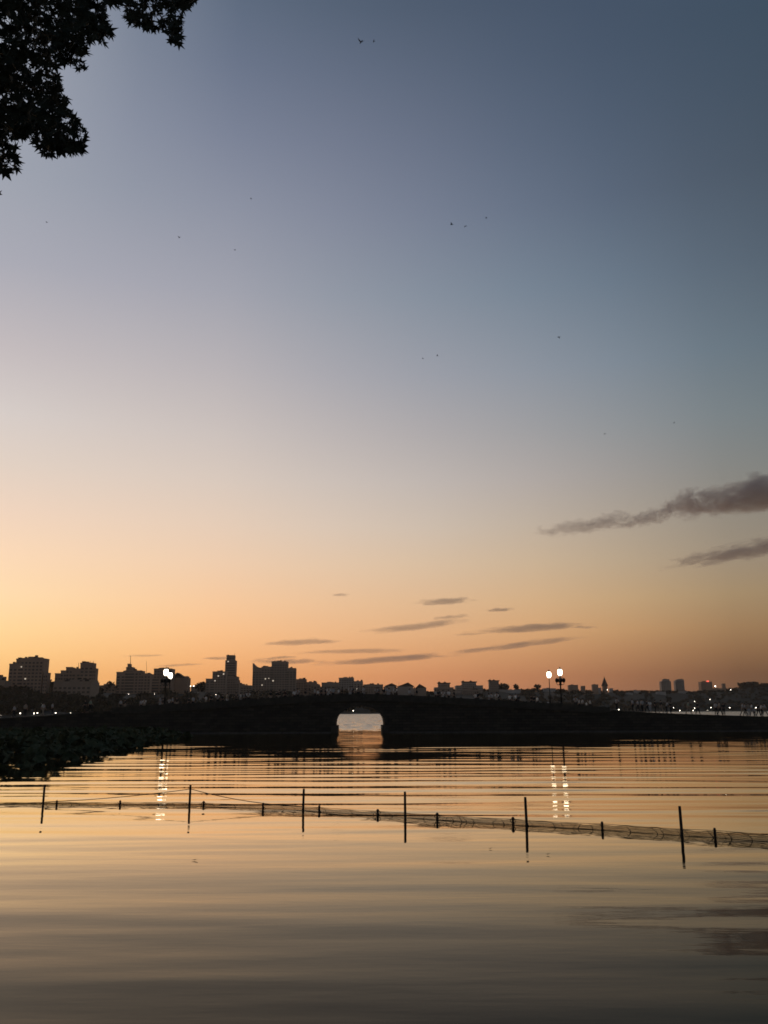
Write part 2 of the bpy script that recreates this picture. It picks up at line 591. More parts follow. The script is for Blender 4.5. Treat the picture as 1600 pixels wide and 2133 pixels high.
def stone_mat():
    m = bpy.data.materials.new('coursed_stone')
    m.use_nodes = True
    n, l = m.node_tree.nodes, m.node_tree.links
    b = n['Principled BSDF']
    b.inputs['Roughness'].default_value = 0.9
    tc = n.new('ShaderNodeTexCoord')
    mp = n.new('ShaderNodeMapping')
    mp.inputs['Rotation'].default_value = (math.pi / 2, 0, 0)
    l.new(tc.outputs['Object'], mp.inputs[0])
    br = n.new('ShaderNodeTexBrick')
    br.inputs['Color1'].default_value = (0.085, 0.072, 0.056, 1)
    br.inputs['Color2'].default_value = (0.050, 0.043, 0.035, 1)
    br.inputs['Mortar'].default_value = (0.022, 0.02, 0.017, 1)
    br.inputs['Scale'].default_value = 1.0
    br.inputs['Brick Width'].default_value = 0.95
    br.inputs['Row Height'].default_value = 0.36
    br.inputs['Mortar Size'].default_value = 0.018
    l.new(mp.outputs[0], br.inputs['Vector'])
    nz = n.new('ShaderNodeTexNoise')
    nz.inputs['Scale'].default_value = 0.5
    nz.inputs['Detail'].default_value = 6
    l.new(tc.outputs['Object'], nz.inputs['Vector'])
    mx = n.new('ShaderNodeMix')
    mx.data_type = 'RGBA'
    mx.blend_type = 'MULTIPLY'
    mx.inputs['Factor'].default_value = 0.6
    l.new(br.outputs['Color'], mx.inputs['A'])
    l.new(nz.outputs[0], mx.inputs['B'])
    l.new(mx.outputs['Result'], b.inputs['Base Color'])
    bp = n.new('ShaderNodeBump')
    bp.inputs['Distance'].default_value = 0.03
    l.new(br.outputs['Fac'], bp.inputs['Height'])
    bp.invert = True
    l.new(bp.outputs[0], b.inputs['Normal'])
    return m


MAT['coursed'] = stone_mat()

bridge = empty('stone_bridge', bp3(0, 0, 0))
tag(bridge, 'long low dark stone bridge with a single round arch across the lake', 'bridge')


def under(o, parent):
    o.parent = parent
    o.matrix_parent_inverse = Matrix.Translation(-Vector(parent.location)) if not parent.rotation_euler.z else parent.matrix_world.inverted()
    return o


# spandrel walls either side of the arch and the crown over it
ss = list(np.linspace(SL - 0.5, -AH, 60))
under(strip(ss, [-1.5] * 60, [deck_z(s) for s in ss], 0, DECKW).build('abutment_wall', MAT['coursed']), bridge)
ss = list(np.linspace(AH, SR + 0.5, 60))
under(strip(ss, [-1.5] * 60, [deck_z(s) for s in ss], 0, DECKW).build('abutment_wall', MAT['coursed']), bridge)
ss = [AH * math.sin(t) for t in np.linspace(-math.pi / 2, math.pi / 2, 33)]
under(strip(ss, [arch_z(s) for s in ss], [deck_z(s) for s in ss], 0, DECKW).build('arch_crown', MAT['coursed']), bridge)
# arch ring stones, proud of the wall
NV = 19
for face in (0, 1):
    for i in range(NV):
        m = MB()
        a0 = math.pi * (i + 0.06) / NV
        a1 = math.pi * (i + 0.94) / NV
        t0, t1 = ((-0.07, 0.28) if face == 0 else (DECKW - 0.28, DECKW + 0.07))
        pts = []
        for t in (t0, t1):
            for a, k in ((a0, 0), (a1, 0), (a1, 1), (a0, 1)):
                rx, rz = AH + 0.0 + 0.42 * k - 0.02, ARISE + 0.42 * k - 0.02
                pts.append(bp3(-rx * math.cos(a), t, AZ0 + rz * math.sin(a)))
        m.poly(pts, [(0, 1, 2, 3), (4, 7, 6, 5), (0, 4, 5, 1), (1, 5, 6, 2), (2, 6, 7, 3), (3, 7, 4, 0)])
        under(m.build('arch_stone', MAT['stone']), bridge)
# impost piers at the arch foot
for sg in (-1, 1):
    a, b = (AH - 0.28, AH + 0.55) if sg > 0 else (-AH - 0.55, -AH + 0.28)
    under(strip([a, b], [-1.5] * 2, [0.95] * 2, -0.22, DECKW + 0.2).build('arch_pier', MAT['stone']), bridge)
# footing ledge along the waterline
for a, b in ((SL - 0.5, -AH - 0.56), (AH + 0.56, SR + 0.5)):
    ss = list(np.linspace(a, b, 24))
    under(strip(ss, [-1.5] * 24, [0.16 + 0.03 * math.sin(i * 1.7) for i in range(24)], -0.28, -0.003).build('footing', MAT['paving']), bridge)
# string course below the parapet
ss = list(np.linspace(SL, SR, 90))
under(strip(ss, [deck_z(s) - 0.20 for s in ss], [deck_z(s) - 0.02 for s in ss], -0.14, -0.003).build('string_course', MAT['stone']), bridge)
# parapets: solid panels between posts
npan = 30
edges = np.linspace(SL + 0.2, SR - 0.2, npan + 1)
for side in (0, 1):
    t0, t1 = (0.0, 0.22) if side == 0 else (DECKW - 0.22, DECKW)
    for i in range(npan):
        a, b = edges[i] + 0.15, edges[i + 1] - 0.15
        ss = list(np.linspace(a, b, 4))
        under(strip(ss, [deck_z(s) - 0.05 for s in ss], [top_z(s) - 0.03 for s in ss], t0 + 0.03, t1 - 0.03).build('parapet_panel', MAT['stone']), bridge)
    for i in range(npan + 1):
        s = edges[i]
        m = strip([s - 0.14, s + 0.14], [deck_z(s) - 0.05] * 2, [top_z(s) + 0.01] * 2, t0 - 0.02, t1 + 0.02)
        p = bp3(s, (t0 + t1) / 2, top_z(s) + 0.01)
        m.lathe([(0.10, -0.01), (0.12, 0.05), (0.07, 0.10), (0.02, 0.13)], 8, p)
        under(m.build('parapet_post', MAT['stone']), bridge)

# causeway on either side
for a, b in ((s_of(-900), SL - 0.51), (SR + 0.51, s_of(2500))):
    ss = list(np.linspace(a, b, 30))
    o = strip(ss, [-1.5] * 30, [deck_z(s) - 0.002 for s in ss], 0.003, DECKW if a < 0 else 4.2).build('causeway', MAT['coursed'])
    tag(o, kind='structure')
    f = strip(ss, [-1.5] * 30, [0.15 + 0.03 * math.sin(i * 2.1) for i in range(30)], -0.25, 0.0).build('causeway_footing', MAT['paving'])
    f.parent = o
    kb = strip(ss, [deck_z(s) - 0.12 for s in ss], [deck_z(s) + 0.02 for s in ss], -0.06, 0.35).build('kerb_stone', MAT['stone'])
    kb.parent = o


# ------------------------------------------------------------------ bridge lamps
def lamp(px, t, globe_py, ornate, label):
    s = s_of(px)
    for _ in range(4):       # find the place along the bridge at depth t that shows at px
        p = bp3(s, t, 0)
        k = (px - 800) / F * (math.cos(PITCH) + 0.045 * math.sin(PITCH))
        s += (k * p[1] - p[0])
    p = bp3(s, t, deck_z(s))
    zc = at(px, globe_py, p[1]).z
    h = zc - p[2]
    root = empty('lamp_post', p, BR)
    tag(root, label, 'street lamp', 'lamp posts on the bridge')
    MB().lathe([(0.30, 0), (0.30, 0.25), (0.2, 0.32), (0.2, 0.8), (0.13, 0.9)], 8).build('base', MAT['iron'], root)
    if ornate:
        MB().lathe([(0.13, 0.88), (0.12, 1.5), (0.15, 1.55), (0.11, 1.65), (0.10, h - 1.75), (0.2, h - 1.7), (0.16, h - 1.55),
                    (0.12, h - 1.3), (0.18, h - 0.9), (0.1, h - 0.75), (0.14, h - 0.52), (0.24, h - 0.47)], 10).build('pole', MAT['iron'], root, True)
        for a in range(4):
            an = a * math.pi / 2
            dx, dy = math.cos(an), math.sin(an)
            arm = MB()
            arm.tube([(dx * r, dy * r, z) for r, z in ((0.08, h - 1.55), (0.3, h - 1.7), (0.5, h - 1.55), (0.48, h - 1.35))], 0.04, 6)
            arm.tube([(dx * r, dy * r, z) for r, z in ((0.08, h - 0.8), (0.3, h - 0.7), (0.46, h - 0.82))], 0.035, 6)
            ao = arm.build('arm', MAT['iron'], root, True)
            g = MB().lathe([(0.03, h - 1.4), (0.16, h - 1.32), (0.24, h - 1.1), (0.2, h - 0.9), (0.08, h - 0.8), (0.02, h - 0.76)], 10,
                           (dx * 0.47, dy * 0.47, 0)).build('unlit_lantern', MAT['iron'], ao, True)
    else:
        MB().lathe([(0.09, 0.88), (0.07, 1.6), (0.09, 1.65), (0.06, 1.75), (0.05, h - 0.6), (0.1, h - 0.52), (0.16, h - 0.47)], 10).build('pole', MAT['iron'], root, True)
    gl = MB().lathe([(0.16, h - 0.46), (0.25, h - 0.36), (0.31, h - 0.12), (0.32, h + 0.08), (0.27, h + 0.28), (0.2, h + 0.38)], 16)
    gl.build('globe', MAT['lamp'], root, True)
    MB().lathe([(0.3, h + 0.36), (0.22, h + 0.42), (0.12, h + 0.5), (0.05, h + 0.58), (0.02, h + 0.72)], 12).build('cap', MAT['iron'], root, True)
    return root


lamp(1165, 0.6, 1400, True, 'ornate iron lamp with side lanterns and lit globe, right pair of lamps')
lamp(1142, 7.6, 1405, False, 'slim lamp post with lit globe beside the ornate lamp at right')
lamp(345, 0.6, 1400, True, 'ornate iron lamp with side lanterns and lit globe, left pair of lamps')
lamp(354, 7.6, 1407, False, 'slim lamp post with lit globe beside the ornate lamp at left')


# ------------------------------------------------------------------ far shore
def shore_dist(px):
    return float(np.interp(px, [-400, 150, 300, 500, 750, 900, 1200, 1350, 1600, 2200], [500, 520, 700, 900, 1050, 1250, 1500, 1900, 2200, 2200]))


CONT = [(-400, 1424), (0, 1426), (100, 1424), (215, 1428), (400, 1426), (500, 1431), (620, 1432), (760, 1432), (900, 1436), (1000, 1431), (1040, 1428),
        (1060, 1433), (1100, 1431), (1200, 1433), (1240, 1436), (1280, 1434), (1340, 1435), (1450, 1436), (1490, 1434), (1530, 1430),
        (1555, 1423), (1600, 1420), (1700, 1416), (2200, 1425)]
RIDGE = 420.0
TREE_H = 9.0


def ridge_z(px):
    py = float(np.interp(px, [c[0] for c in CONT], [c[1] for c in CONT]))
    return at(px, py, shore_dist(px) + RIDGE).z - TREE_H


def ground_z(px, Y):
    k = (Y - shore_dist(px)) / RIDGE
    h = ridge_z(px)
    if k <= 0: return -1 + 2.2 * max(0, 1 + k * 20) if k > -0.05 else -1
    if k < 1:
        return 1.2 + (h - 1.2) * (k ** 0.8)
    return h - (k - 1) * 12


def build_hill():
    m = MB()
    cols_ = list(range(-400, 2201, 40))
    ks = [-0.04, 0, 0.05, 0.15, 0.3, 0.45, 0.6, 0.8, 1.0, 1.3, 1.8, 2.5]
    v, f = [], []
    for px in cols_:
        d = px_dir(px, HORIZON)
        for k in ks:
            Y = shore_dist(px) + RIDGE * k
            v.append((d.x / d.y * Y, Y, ground_z(px, Y) + (rnd.random() - 0.5) * 1.5 * (k > 0.1)))
    n = len(ks)
    for i in range(len(cols_) - 1):
        for j in range(n - 1):
            f.append((i * n + j, (i + 1) * n + j, (i + 1) * n + j + 1, i * n + j + 1))
    m.poly(v, f)
    tag(m.build('hill', MAT['hill'], smooth=True), kind='structure')


build_hill()


def crown_faces(m, c, rx, rz, n, size, rg):
    """uneven crown of small leaf-clump faces filling a lumpy volume"""
    lobes = [(Vector((rg.uniform(-.5, .5) * rx, rg.uniform(-.5, .5) * rx, rg.uniform(-.25, .5) * rz)), rg.uniform(.45, .75)) for _ in range(5)]
    for _ in range(n):
        lc, lr = lobes[rg.randrange(5)]
        d = Vector((rg.gauss(0, 1), rg.gauss(0, 1), rg.gauss(0, 1))).normalized() * (rg.random() ** 0.4)
        p = Vector(c) + lc + Vector((d.x * rx * lr, d.y * rx * lr, d.z * rz * lr))
        a = Vector((rg.gauss(0, 1), rg.gauss(0, 1), rg.gauss(0, 1))).normalized()
        b = a.orthogonal().normalized()
        e = a.cross(b)
        s = size * rg.uniform(.6, 1.4)
        m.poly([p + b * s, p + e * s * .8, p - b * s * .9, p - e * s * .8], [(0, 1, 2, 3)])


def raw_mesh(m, name):
    me = bpy.data.meshes.new(name)
    me.from_pydata(m.v, [], m.f)
    return me


def build_wood():
    rg = random.Random(3)
    m = MB()
    for i in range(3700):
        px = rg.uniform(-380, 1980)
        k = rg.choice([rg.uniform(0.0, 0.25), rg.uniform(0.0, 1.05), 1.0 + rg.uniform(-.12, .06), rg.uniform(0.3, 1.05)])
        Y = shore_dist(px) + RIDGE * k
        d = px_dir(px, HORIZON)
        z = ground_z(px, Y)
        if any(a <= px <= b and k0 <= k <= k1 for a, b, k0, k1 in CLEAR): continue
        r = rg.uniform(4, 8.5)
        h = rg.uniform(0.55, 1.15) * TREE_H * (0.75 if k > 0.85 else 1.0)
        if px > 1400 and k < 0.3: h *= 0.8
        if px < 280 and k < 0.6: h *= 0.7; r *= 0.8
        if px > 280 and k < 0.5: h *= 0.9
        crown_faces(m, (d.x / d.y * Y, Y, z + h * 0.45), r, h * 0.55, 60, min(1.5, 0.4 + Y * 0.001), rg)
    o = link('treeline', raw_mesh(m, 'treeline'), MAT['wood_far'])
    tag(o, 'dark wooded slopes along the far shore below the skyline', 'woodland', kind='stuff')


CLEAR = []


def tree(px, Y, top_py, w_px, label, rg=random.Random(8)):
    """single tree that stands out on the ridge"""
    top = at(px, top_py, Y)
    g = ground_z(px, Y)
    r = w_px / 2 * Y / F
    H = top.z - g
    root = empty('ridge_tree', (top.x, Y, g))
    tag(root, label, 'tree', 'trees standing out on the skyline')
    MB().tube([(0, 0, -1), (0.2, 0, H * 0.3), (0, 0.1, H * 0.7)], [0.6, 0.4, 0.15], 6).build('trunk', MAT['bark'], root)
    m = MB()
    rz = min(r * 0.9, H * 0.5)
    crown_faces(m, (0, 0, H - rz), r, rz, 170, r * 0.2, rg)
    link('crown', raw_mesh(m, 'crown'), MAT['wood_far'], root)


for px, ty, w, lb in ((112, 1414, 30, 'dark round-topped tree on the ridge between the two leftmost tower blocks'),
                      (233, 1417, 24, 'low dark tree just left of the stepped building with the mast'),
                      (420, 1418, 30, 'ragged dark tree left of the tall slender tower'),
                      (1050, 1424, 34, 'broad dark tree right of the three small roof-turret buildings'),
                      (1077, 1424, 16, 'small ball-shaped tree left of the right pair of lamps'),
                      (1118, 1425, 18, 'small rounded tree immediately left of the slim right lamp'),
                      (1560, 1421, 40, 'wide dark tree where the far hill rises at the right edge')):
    tree(px, shore_dist(px) + RIDGE * 0.98, ty, w, lb)


# ------------------------------------------------------------------ buildings on the skyline
def building(name, label, blocks, k=0.9, mat='con1', rows=True, lit=(), yaw=0.0, Y=None, depth=None, extra=None, base_py=None):
    """blocks: (x0, x1, top) in photograph pixels, turned into boxes of real size at the building's own distance"""
    xs = [b[0] for b in blocks] + [b[1] for b in blocks]
    xm = (min(xs) + max(xs)) / 2
    if Y is None: Y = shore_dist(xm) + RIDGE * k
    c = at(xm, HORIZON, Y)
    g = min(ground_z(min(xs), Y), ground_z(max(xs), Y)) - 2
    if base_py is not None:      # stand it where the slope itself shows at that height
        best = min((abs(at(xm, base_py, shore_dist(xm) + RIDGE * q).z - ground_z(xm, shore_dist(xm) + RIDGE * q)), q) for q in [i / 50 for i in range(2, 53)])
        k = best[1]
        Y = shore_dist(xm) + RIDGE * k
        c = at(xm, HORIZON, Y)
        g = min(ground_z(min(xs), Y), ground_z(max(xs), Y)) - 1
        CLEAR.append((min(xs) - 3, max(xs) + 3, k - 0.5, k + 0.03))
    root = empty(name, (c.x, Y, g))
    tag(root, label, 'building', 'buildings on the far shore')
    win = MB()
    for i, b in enumerate(blocks):
        x0, x1, ty = b[:3]
        off = b[3] if len(b) > 3 else 0.0
        p0, p1 = at(x0, ty, Y), at(x1, ty, Y)
        w = p1.x - p0.x
        dp = depth if depth else max(8.0, w * 0.7)
        z1 = (p0.z + p1.z) / 2 - g
        a, bx = p0.x - c.x, p1.x - c.x
        m = MB()
        y0 = off - 0.02 * i
        m.box((a, y0, -1), (bx, y0 + dp, z1))
        # parapet rim and roof plant
        m.box((a - 0.25, y0 - 0.25, z1 - 0.9), (bx + 0.25, y0 - 0.01, z1 + 0.35))
        m.build('wall', MAT[mat], root)
        rb = random.Random(int(x0 * 7 + ty))
        for _ in range(int(min(4, w / 7)) if rows else 0):
            u_ = a + w * rb.uniform(.06, .85)
            MB().box((u_, y0 + 1.0 + rb.random(), z1 + 0.01), (u_ + rb.uniform(1.2, 3.2), y0 + 4.5, z1 + rb.uniform(.9, 2.4))).build('roof_tank', MAT['roof'], root)
        if w > 12:
            MB().box((a + w * 0.3, y0 + dp * 0.3, z1 + 0.01), (a + w * 0.55, y0 + dp * 0.6, z1 + 1.6)).build('roof_plant', MAT['con1'], root)
        if rows:
            fl = 3.4
            nfl = int((z1 - 2) / fl)
            nb = max(2, int(w / 3.6))
            for r_ in range(max(0, nfl - 14), nfl):
                zz = 1.2 + r_ * fl
                for q in range(nb):
                    u0 = a + w * (q + 0.2) / nb
                    u1 = a + w * (q + 0.8) / nb
                    win.poly([(u0, y0 - 0.06, zz), (u1, y0 - 0.06, zz), (u1, y0 - 0.06, zz + 1.7), (u0, y0 - 0.06, zz + 1.7)], [(0, 1, 2, 3)])
    if win.v:
        wo = link('window_rows', raw_mesh(win, 'window_rows'), MAT['glass'], root)
        wo['kind'] = 'stuff'
    for (lx, ly, sz) in lit:
        p = at(lx, ly, Y)
        h = sz * Y / F / 2
        q = MB().box((p.x - c.x - h, -0.45, p.z - g - h), (p.x - c.x + h, -0.12, p.z - g + h))
        q.build('lit_window', MAT['lit'], root)
    if extra: extra(root, c, Y, g)
    return root


def local(px, py, Y, c, g, y=0.0):
    p = at(px, py, Y)
    return (p.x - c.x, y, p.z - g)


def mast(px, y0, y1, r=0.35):
    def fn(root, c, Y, g):
        MB().tube([local(px, y0, Y, c, g, 4), local(px, y1, Y, c, g, 4)], [r, r * 0.6], 6).build('mast', MAT['iron'], root)
    return fn


def gable(x0, x1, xp, y_eave, y_peak, dp=14, off=0.0):
    def fn(root, c, Y, g):
        a, b, p = local(x0 - .6, y_eave, Y, c, g, off - .5), local(x1 + .6, y_eave, Y, c, g, off - .5), local(xp, y_peak, Y, c, g, off - .5)
        pts = [a, b, p] + [(q[0], q[1] + dp + 1, q[2]) for q in (a, b, p)]
        MB().poly(pts, [(0, 1, 2), (3, 5, 4), (0, 2, 5, 3), (1, 4, 5, 2), (0, 3, 4, 1)]).build('roof', MAT['roof'], root)
    return fn


def both(*fs):
    def fn(*a):
        for q in fs: q(*a)
    return fn


building('tower_block', 'tall broad tower block with a lower stepped wing, leftmost on the skyline',
         [(20, 46, 1383), (31, 46, 1372, 4.0), (44, 91, 1371), (57, 76, 1368, 3.0), (91, 100, 1401)], 0.85, 'con1', lit=((53, 1414, 2.6), (45, 1389, 2.2)))
building('low_block', 'low roofline block at the extreme left edge below the skyline', [(-30, 4, 1409), (-30, 16, 1418, -6)], 0.8, 'con2')
building('tower_block', 'twin-stepped tower block with a taller right shoulder, second from the left',
         [(115, 128, 1403), (127, 139, 1397), (138, 152, 1390), (150, 169, 1393), (168, 195, 1381), (193, 200, 1392)], 0.85, 'con1',
         extra=both(mast(161, 1394, 1380, .3), mast(186, 1382, 1376, .25), mast(192, 1382, 1376, .25)))
building('terrace_block', 'long low block with rows of windows under the twin-stepped tower', [(112, 190, 1420), (128, 188, 1416, 5)], 0.55, 'con2')
building('stepped_building', 'stepped building rising to a small tower with a thin mast',
         [(243, 262, 1400), (260, 296, 1397), (263, 278, 1390), (266, 271, 1383), (294, 314, 1403)], 0.85, 'con1', extra=both(mast(270, 1384, 1365, .4), mast(303.5, 1403, 1377, .25)))
building('flat_block', 'flat-topped block directly behind the left pair of lamps', [(321, 359, 1393), (310, 330, 1407)], 0.85, 'con1')
building('gabled_building', 'dark building with pointed gable right of the left lamps',
         [(356, 392, 1412), (384, 392, 1409)], 0.8, 'con1', rows=False, extra=gable(356, 385, 369, 1412, 1401))
building('slab_block', 'squat slab block at the foot of the slender tower', [(443, 471, 1399), (429, 445, 1414)], 0.85, 'con2', lit=((455, 1408, 2.4), (466, 1404, 2.6), (448, 1418, 2)))
building('slender_tower', 'tallest slender tower on the skyline with notched shoulders',
         [(472, 489, 1365), (469.5, 491.5, 1376), (476, 497, 1410, -3), (490, 500, 1417, -5)], 0.9, 'con2', lit=((475.5, 1378, 2.2),), extra=mast(488, 1366, 1360, .25))


def sweep_top(root, c, Y, g):
    pts = [(526.5, 1381), (530, 1385), (534, 1388), (539, 1390.3), (546, 1391)]
    v = []
    for y in (-0.3, 16):
        v += [local(px, py, Y, c, g, y) for px, py in pts] + [local(546, 1394, Y, c, g, y), local(526.5, 1394, Y, c, g, y)]
    n = 7
    MB().poly(v, [tuple(range(n)), tuple(range(2 * n - 1, n - 1, -1))] + [(i, (i + 1) % n, n + (i + 1) % n, n + i) for i in range(n)]).build('swept_parapet', MAT['con2'], root)


building('hotel_block', 'broad hotel block with a swept horn corner and banded windows',
         [(526.5, 546, 1393), (545, 568, 1389), (566, 599, 1378), (597, 616.5, 1392)], 0.8, 'con2', lit=((553, 1414, 2.2), (569, 1418, 2.4), (560, 1413, 1.5), (546, 1427, 2)), extra=sweep_top)
building('low_block', 'low dark block stepping down right of the hotel block', [(616, 638, 1415), (636, 660, 1421)], 0.85, 'con1')
building('low_block', 'pale low block left of the square white tower', [(648, 666, 1426), (670, 706, 1422)], 0.75, 'con2')
building('square_block', 'square grey block standing over the left side of the arch', [(706, 737, 1412), (737, 756, 1419, 2)], 0.8, 'con3', lit=((744, 1435, 2.2),))
building('low_block', 'long low roof right of the square grey block above the arch', [(757, 798, 1426)], 0.8, 'con2')
building('gabled_house', 'pale house with hipped roof just right of the arch crown', [(801, 826, 1429)], 0.8, 'con3', rows=False, extra=gable(801, 828, 816, 1429, 1423))
building('gabled_house', 'larger pale house with steep roof, second right of the arch', [(828, 861, 1430)], 0.8, 'con3', rows=False, extra=both(gable(828, 863, 850, 1430, 1421.5), mast(831, 1430, 1419, .2)))
building('gabled_house', 'small dark-roofed house third right of the arch', [(866, 888, 1433)], 0.8, 'con2', rows=False, extra=gable(866, 888, 874, 1433, 1424.5))


def turrets(x0, x1, ye, tw):
    def fn(root, c, Y, g):
        for x, h in tw:
            p = local(x, ye, Y, c, g, 3)
            MB().lathe([(2.2, -1), (2.2, 1.2), (3.0, 1.5), (1.2, 2.8), (0.3, 3.4)], 8, p).build('turret', MAT['roof'], root)
        a, b = local(x0, ye, Y, c, g), local(x1, ye, Y, c, g)
        MB().box((a[0] - 1.3, -1.2, a[2] - 0.2), (b[0] + 1.6, 14, a[2] + 1.3)).build('eaves', MAT['roof'], root)
    return fn


building('turret_building', 'small building with two roof turrets, first left of three alike', [(913, 937, 1424), (905, 945, 1432)], 0.85, 'con2', extra=turrets(913, 937, 1423.5, ((915, 0), (927, 0))))
building('turret_building', 'wide building with two roof turrets, middle of three alike', [(963, 992, 1422), (950, 1006, 1428)], 0.85, 'con3', extra=turrets(963, 992, 1421, ((965, 0), (981, 0))))
building('turret_building', 'small building with two roof turrets, rightmost of three alike', [(1019, 1039, 1419)], 0.9, 'con2', extra=turrets(1019, 1039, 1418.5, ((1021, 0), (1029, 0))))
building('long_hall', 'long pale flat roof above walkers left of the right lamps', [(1010, 1085, 1437)], 0.5, 'white', rows=False, base_py=1442)
building('long_hall', 'thin pale roof strip directly behind the slim right lamp', [(1132, 1158, 1434)], 0.6, 'white', rows=False, base_py=1437)
building('low_block', 'flat dark roof right of the ornate right lamp', [(1185, 1204, 1427), (1211, 1219, 1429)], 0.95, 'con1', rows=False)
building('low_block', 'small dark roof block left of the pointed temple roof', [(1234, 1246, 1426)], 0.95, 'con1', rows=False)


def temple(px, base, eave, peak, label):
    Y = shore_dist(px) + RIDGE * 0.9
    c = at(px, base, Y)
    root = empty('temple_pavilion', (c.x, Y, ground_z(px, Y) - 1))
    g = root.location.z
    tag(root, label, 'pavilion')
    ze, zp, z0 = at(px, eave, Y).z - g, at(px, peak, Y).z - g, 0
    h = zp - ze
    MB().lathe([(6.2, 0), (6.2, ze + 0.3)], 8).build('wall', MAT['con1'], root)
    MB().lathe([(8.6, ze), (8.0, ze + 0.4), (6.0, ze + h * 0.22), (4.2, ze + h * 0.42), (2.6, ze + h * 0.62), (1.2, ze + h * 0.78), (0.5, ze + h * 0.84)], 8).build('roof', MAT['roof'], root)
    MB().lathe([(0.5, ze + h * 0.83), (0.7, ze + h * 0.88), (0.25, ze + h * 0.93), (0.08, zp)], 8).build('finial', MAT['iron'], root)


temple(1260, 1432, 1429, 1408, 'dark pointed temple roof with finial on the right skyline')
building('far_tower', 'left of two small distant towers on the right skyline', [(1377.5, 1397.5, 1419), (1381, 1394, 1415, -1)], 1.0, 'con3')
building('far_tower', 'small distant tower with one lit window near its top', [(1407, 1425, 1418), (1409, 1424, 1415.5, -1)], 1.0, 'con3', lit=((1415, 1420, 3.0),))


def red_sign(root, c, Y, g):
    p = local(1474, 1419, Y, c, g, -1.0)
    MB().box((p[0] - 3, -1.4, p[2] - 1.4), (p[0] + 3, -0.6, p[2] + 1.2)).build('red_sign', MAT['red'], root)


building('sign_building', 'dark flat building with a glowing red roof sign', [(1463, 1482, 1421), (1461, 1484, 1420, 3)], 1.0, 'con1', extra=red_sign)
building('low_block', 'low dark block under the bright light near the right edge', [(1484, 1512, 1434), (1505, 1511, 1424)], 0.95, 'con1', rows=False)
for x0, x1, t, b, lb in ((1306, 1318, 1443, 1447, 'small white house low on the wooded slope right of the temple'),
                         (1320, 1334, 1439, 1445, 'white house higher on the slope, right of the smaller one'),
                         (1368, 1387, 1441, 1447, 'pale house below the left distant tower'),
                         (1413, 1432, 1440, 1444, 'pale roof strip below the lit distant tower'),
                         (1270, 1277, 1434, 1438, 'tiny pale house right under the temple roof'),
                         (1238, 1252, 1433, 1441, 'grey house half hidden left of the temple')):
    building('hillside_house', lb, [(x0, x1, t)], 0.75, 'white', rows=False, base_py=b, depth=9)


for x0, x1, t, b, kk, mt, lb in ((60, 108, 1428, 1444, .4, 'con2', 'low brown block under the leftmost tower block'),
                                 (205, 240, 1428, 1442, .45, 'con1', 'low brown block between the twin-stepped tower and the mast building'),
                                 (246, 296, 1421, 1440, .5, 'con2', 'wide low block at the foot of the stepped building with the mast'),
                                 (300, 336, 1424, 1438, .5, 'con1', 'low block in front of the flat block, left of the left lamps'),
                                 (362, 392, 1427, 1441, .5, 'con2', 'low block in front of the gabled building'),
                                 (398, 424, 1429, 1441, .5, 'con3', 'pale low block under the pair of bright far lamps'),
                                 (426, 468, 1424, 1440, .5, 'con2', 'low block in front of the squat slab block'),
                                 (474, 524, 1428, 1442, .45, 'con3', 'pale low range in front of the slender tower'),
                                 (620, 646, 1430, 1441, .5, 'con3', 'pale low house right of the hotel block, by the shore'),
                                 (662, 700, 1431, 1441, .5, 'con2', 'low range left of the arch, by the shore'),
                                 (760, 792, 1433, 1442, .5, 'con3', 'pale low house above the right side of the arch'),
                                 (836, 884, 1437, 1444, .5, 'con2', 'low range in front of the gabled houses'),
                                 (920, 960, 1439, 1446, .5, 'con3', 'pale low range below the first turret building'),
                                 (964, 1000, 1437, 1446, .5, 'con2', 'low grey range below the middle turret building')):
    building('shore_house', lb, [(x0, x1, t), (x0 + (x1 - x0) * .3, x0 + (x1 - x0) * .7, t - 3, 2)], kk, mt, base_py=b, depth=9)


build_wood()


# ------------------------------------------------------------------ lamps along the far shore
def shore_lamp(px, py, Y, label, r=0.34):
    g = max(1.0, ground_z(px, Y))
    top = at(px, py, Y)
    H = max(3.0, top.z - g)
    r *= 0.35 + Y / 1800
    root = empty('shore_lamp', (top.x, Y, top.z - H))
    tag(root, label, 'street lamp', 'lit lamps along the far shore')
    MB().tube([(0, 0, -1), (0, 0, H - r)], [0.1, 0.06], 6).build('pole', MAT['iron'], root)
    MB().lathe([(r * .3, H - r), (r * .9, H - r * .5), (r, H), (r * .8, H + r * .6), (r * .2, H + r)], 8).build('globe', MAT['shore'], root, True)


dots = [(2, 1490, .2), (42, 1486, .36), (54, 1469, .3), (71, 1486, .38), (78, 1485, .36), (88, 1469, .28), (108, 1488, .26), (116, 1485, .36), (147, 1485, .18),
        (268, 1446, .22), (322, 1446, .22), (320, 1427, .2), (397, 1429, .45), (403.5, 1429, .45), (450, 1447, .25), (736, 1480.5, .4),
        (1265, 1437, .3), (1289, 1478, .5), (1403, 1474, .42), (1416, 1480, .48), (1444, 1480, .4), (1447, 1475, .42), (1447, 1461, .3),
        (1473, 1479, .48), (1481, 1474, .42), (1520, 1474, .48), (1575, 1474, .48), (1572, 1475, .36), (1490, 1429.5, .75), (1522, 1437, .4), (1479, 1457, .36)]
ORD = ['first', 'second', 'third', 'fourth', 'fifth', 'sixth', 'seventh', 'eighth', 'ninth', 'tenth', 'eleventh', 'twelfth', 'thirteenth', 'fourteenth',
       'fifteenth', 'sixteenth', 'seventeenth', 'eighteenth', 'nineteenth', 'twentieth']
seg_l = [d for d in dots if d[0] < 230]
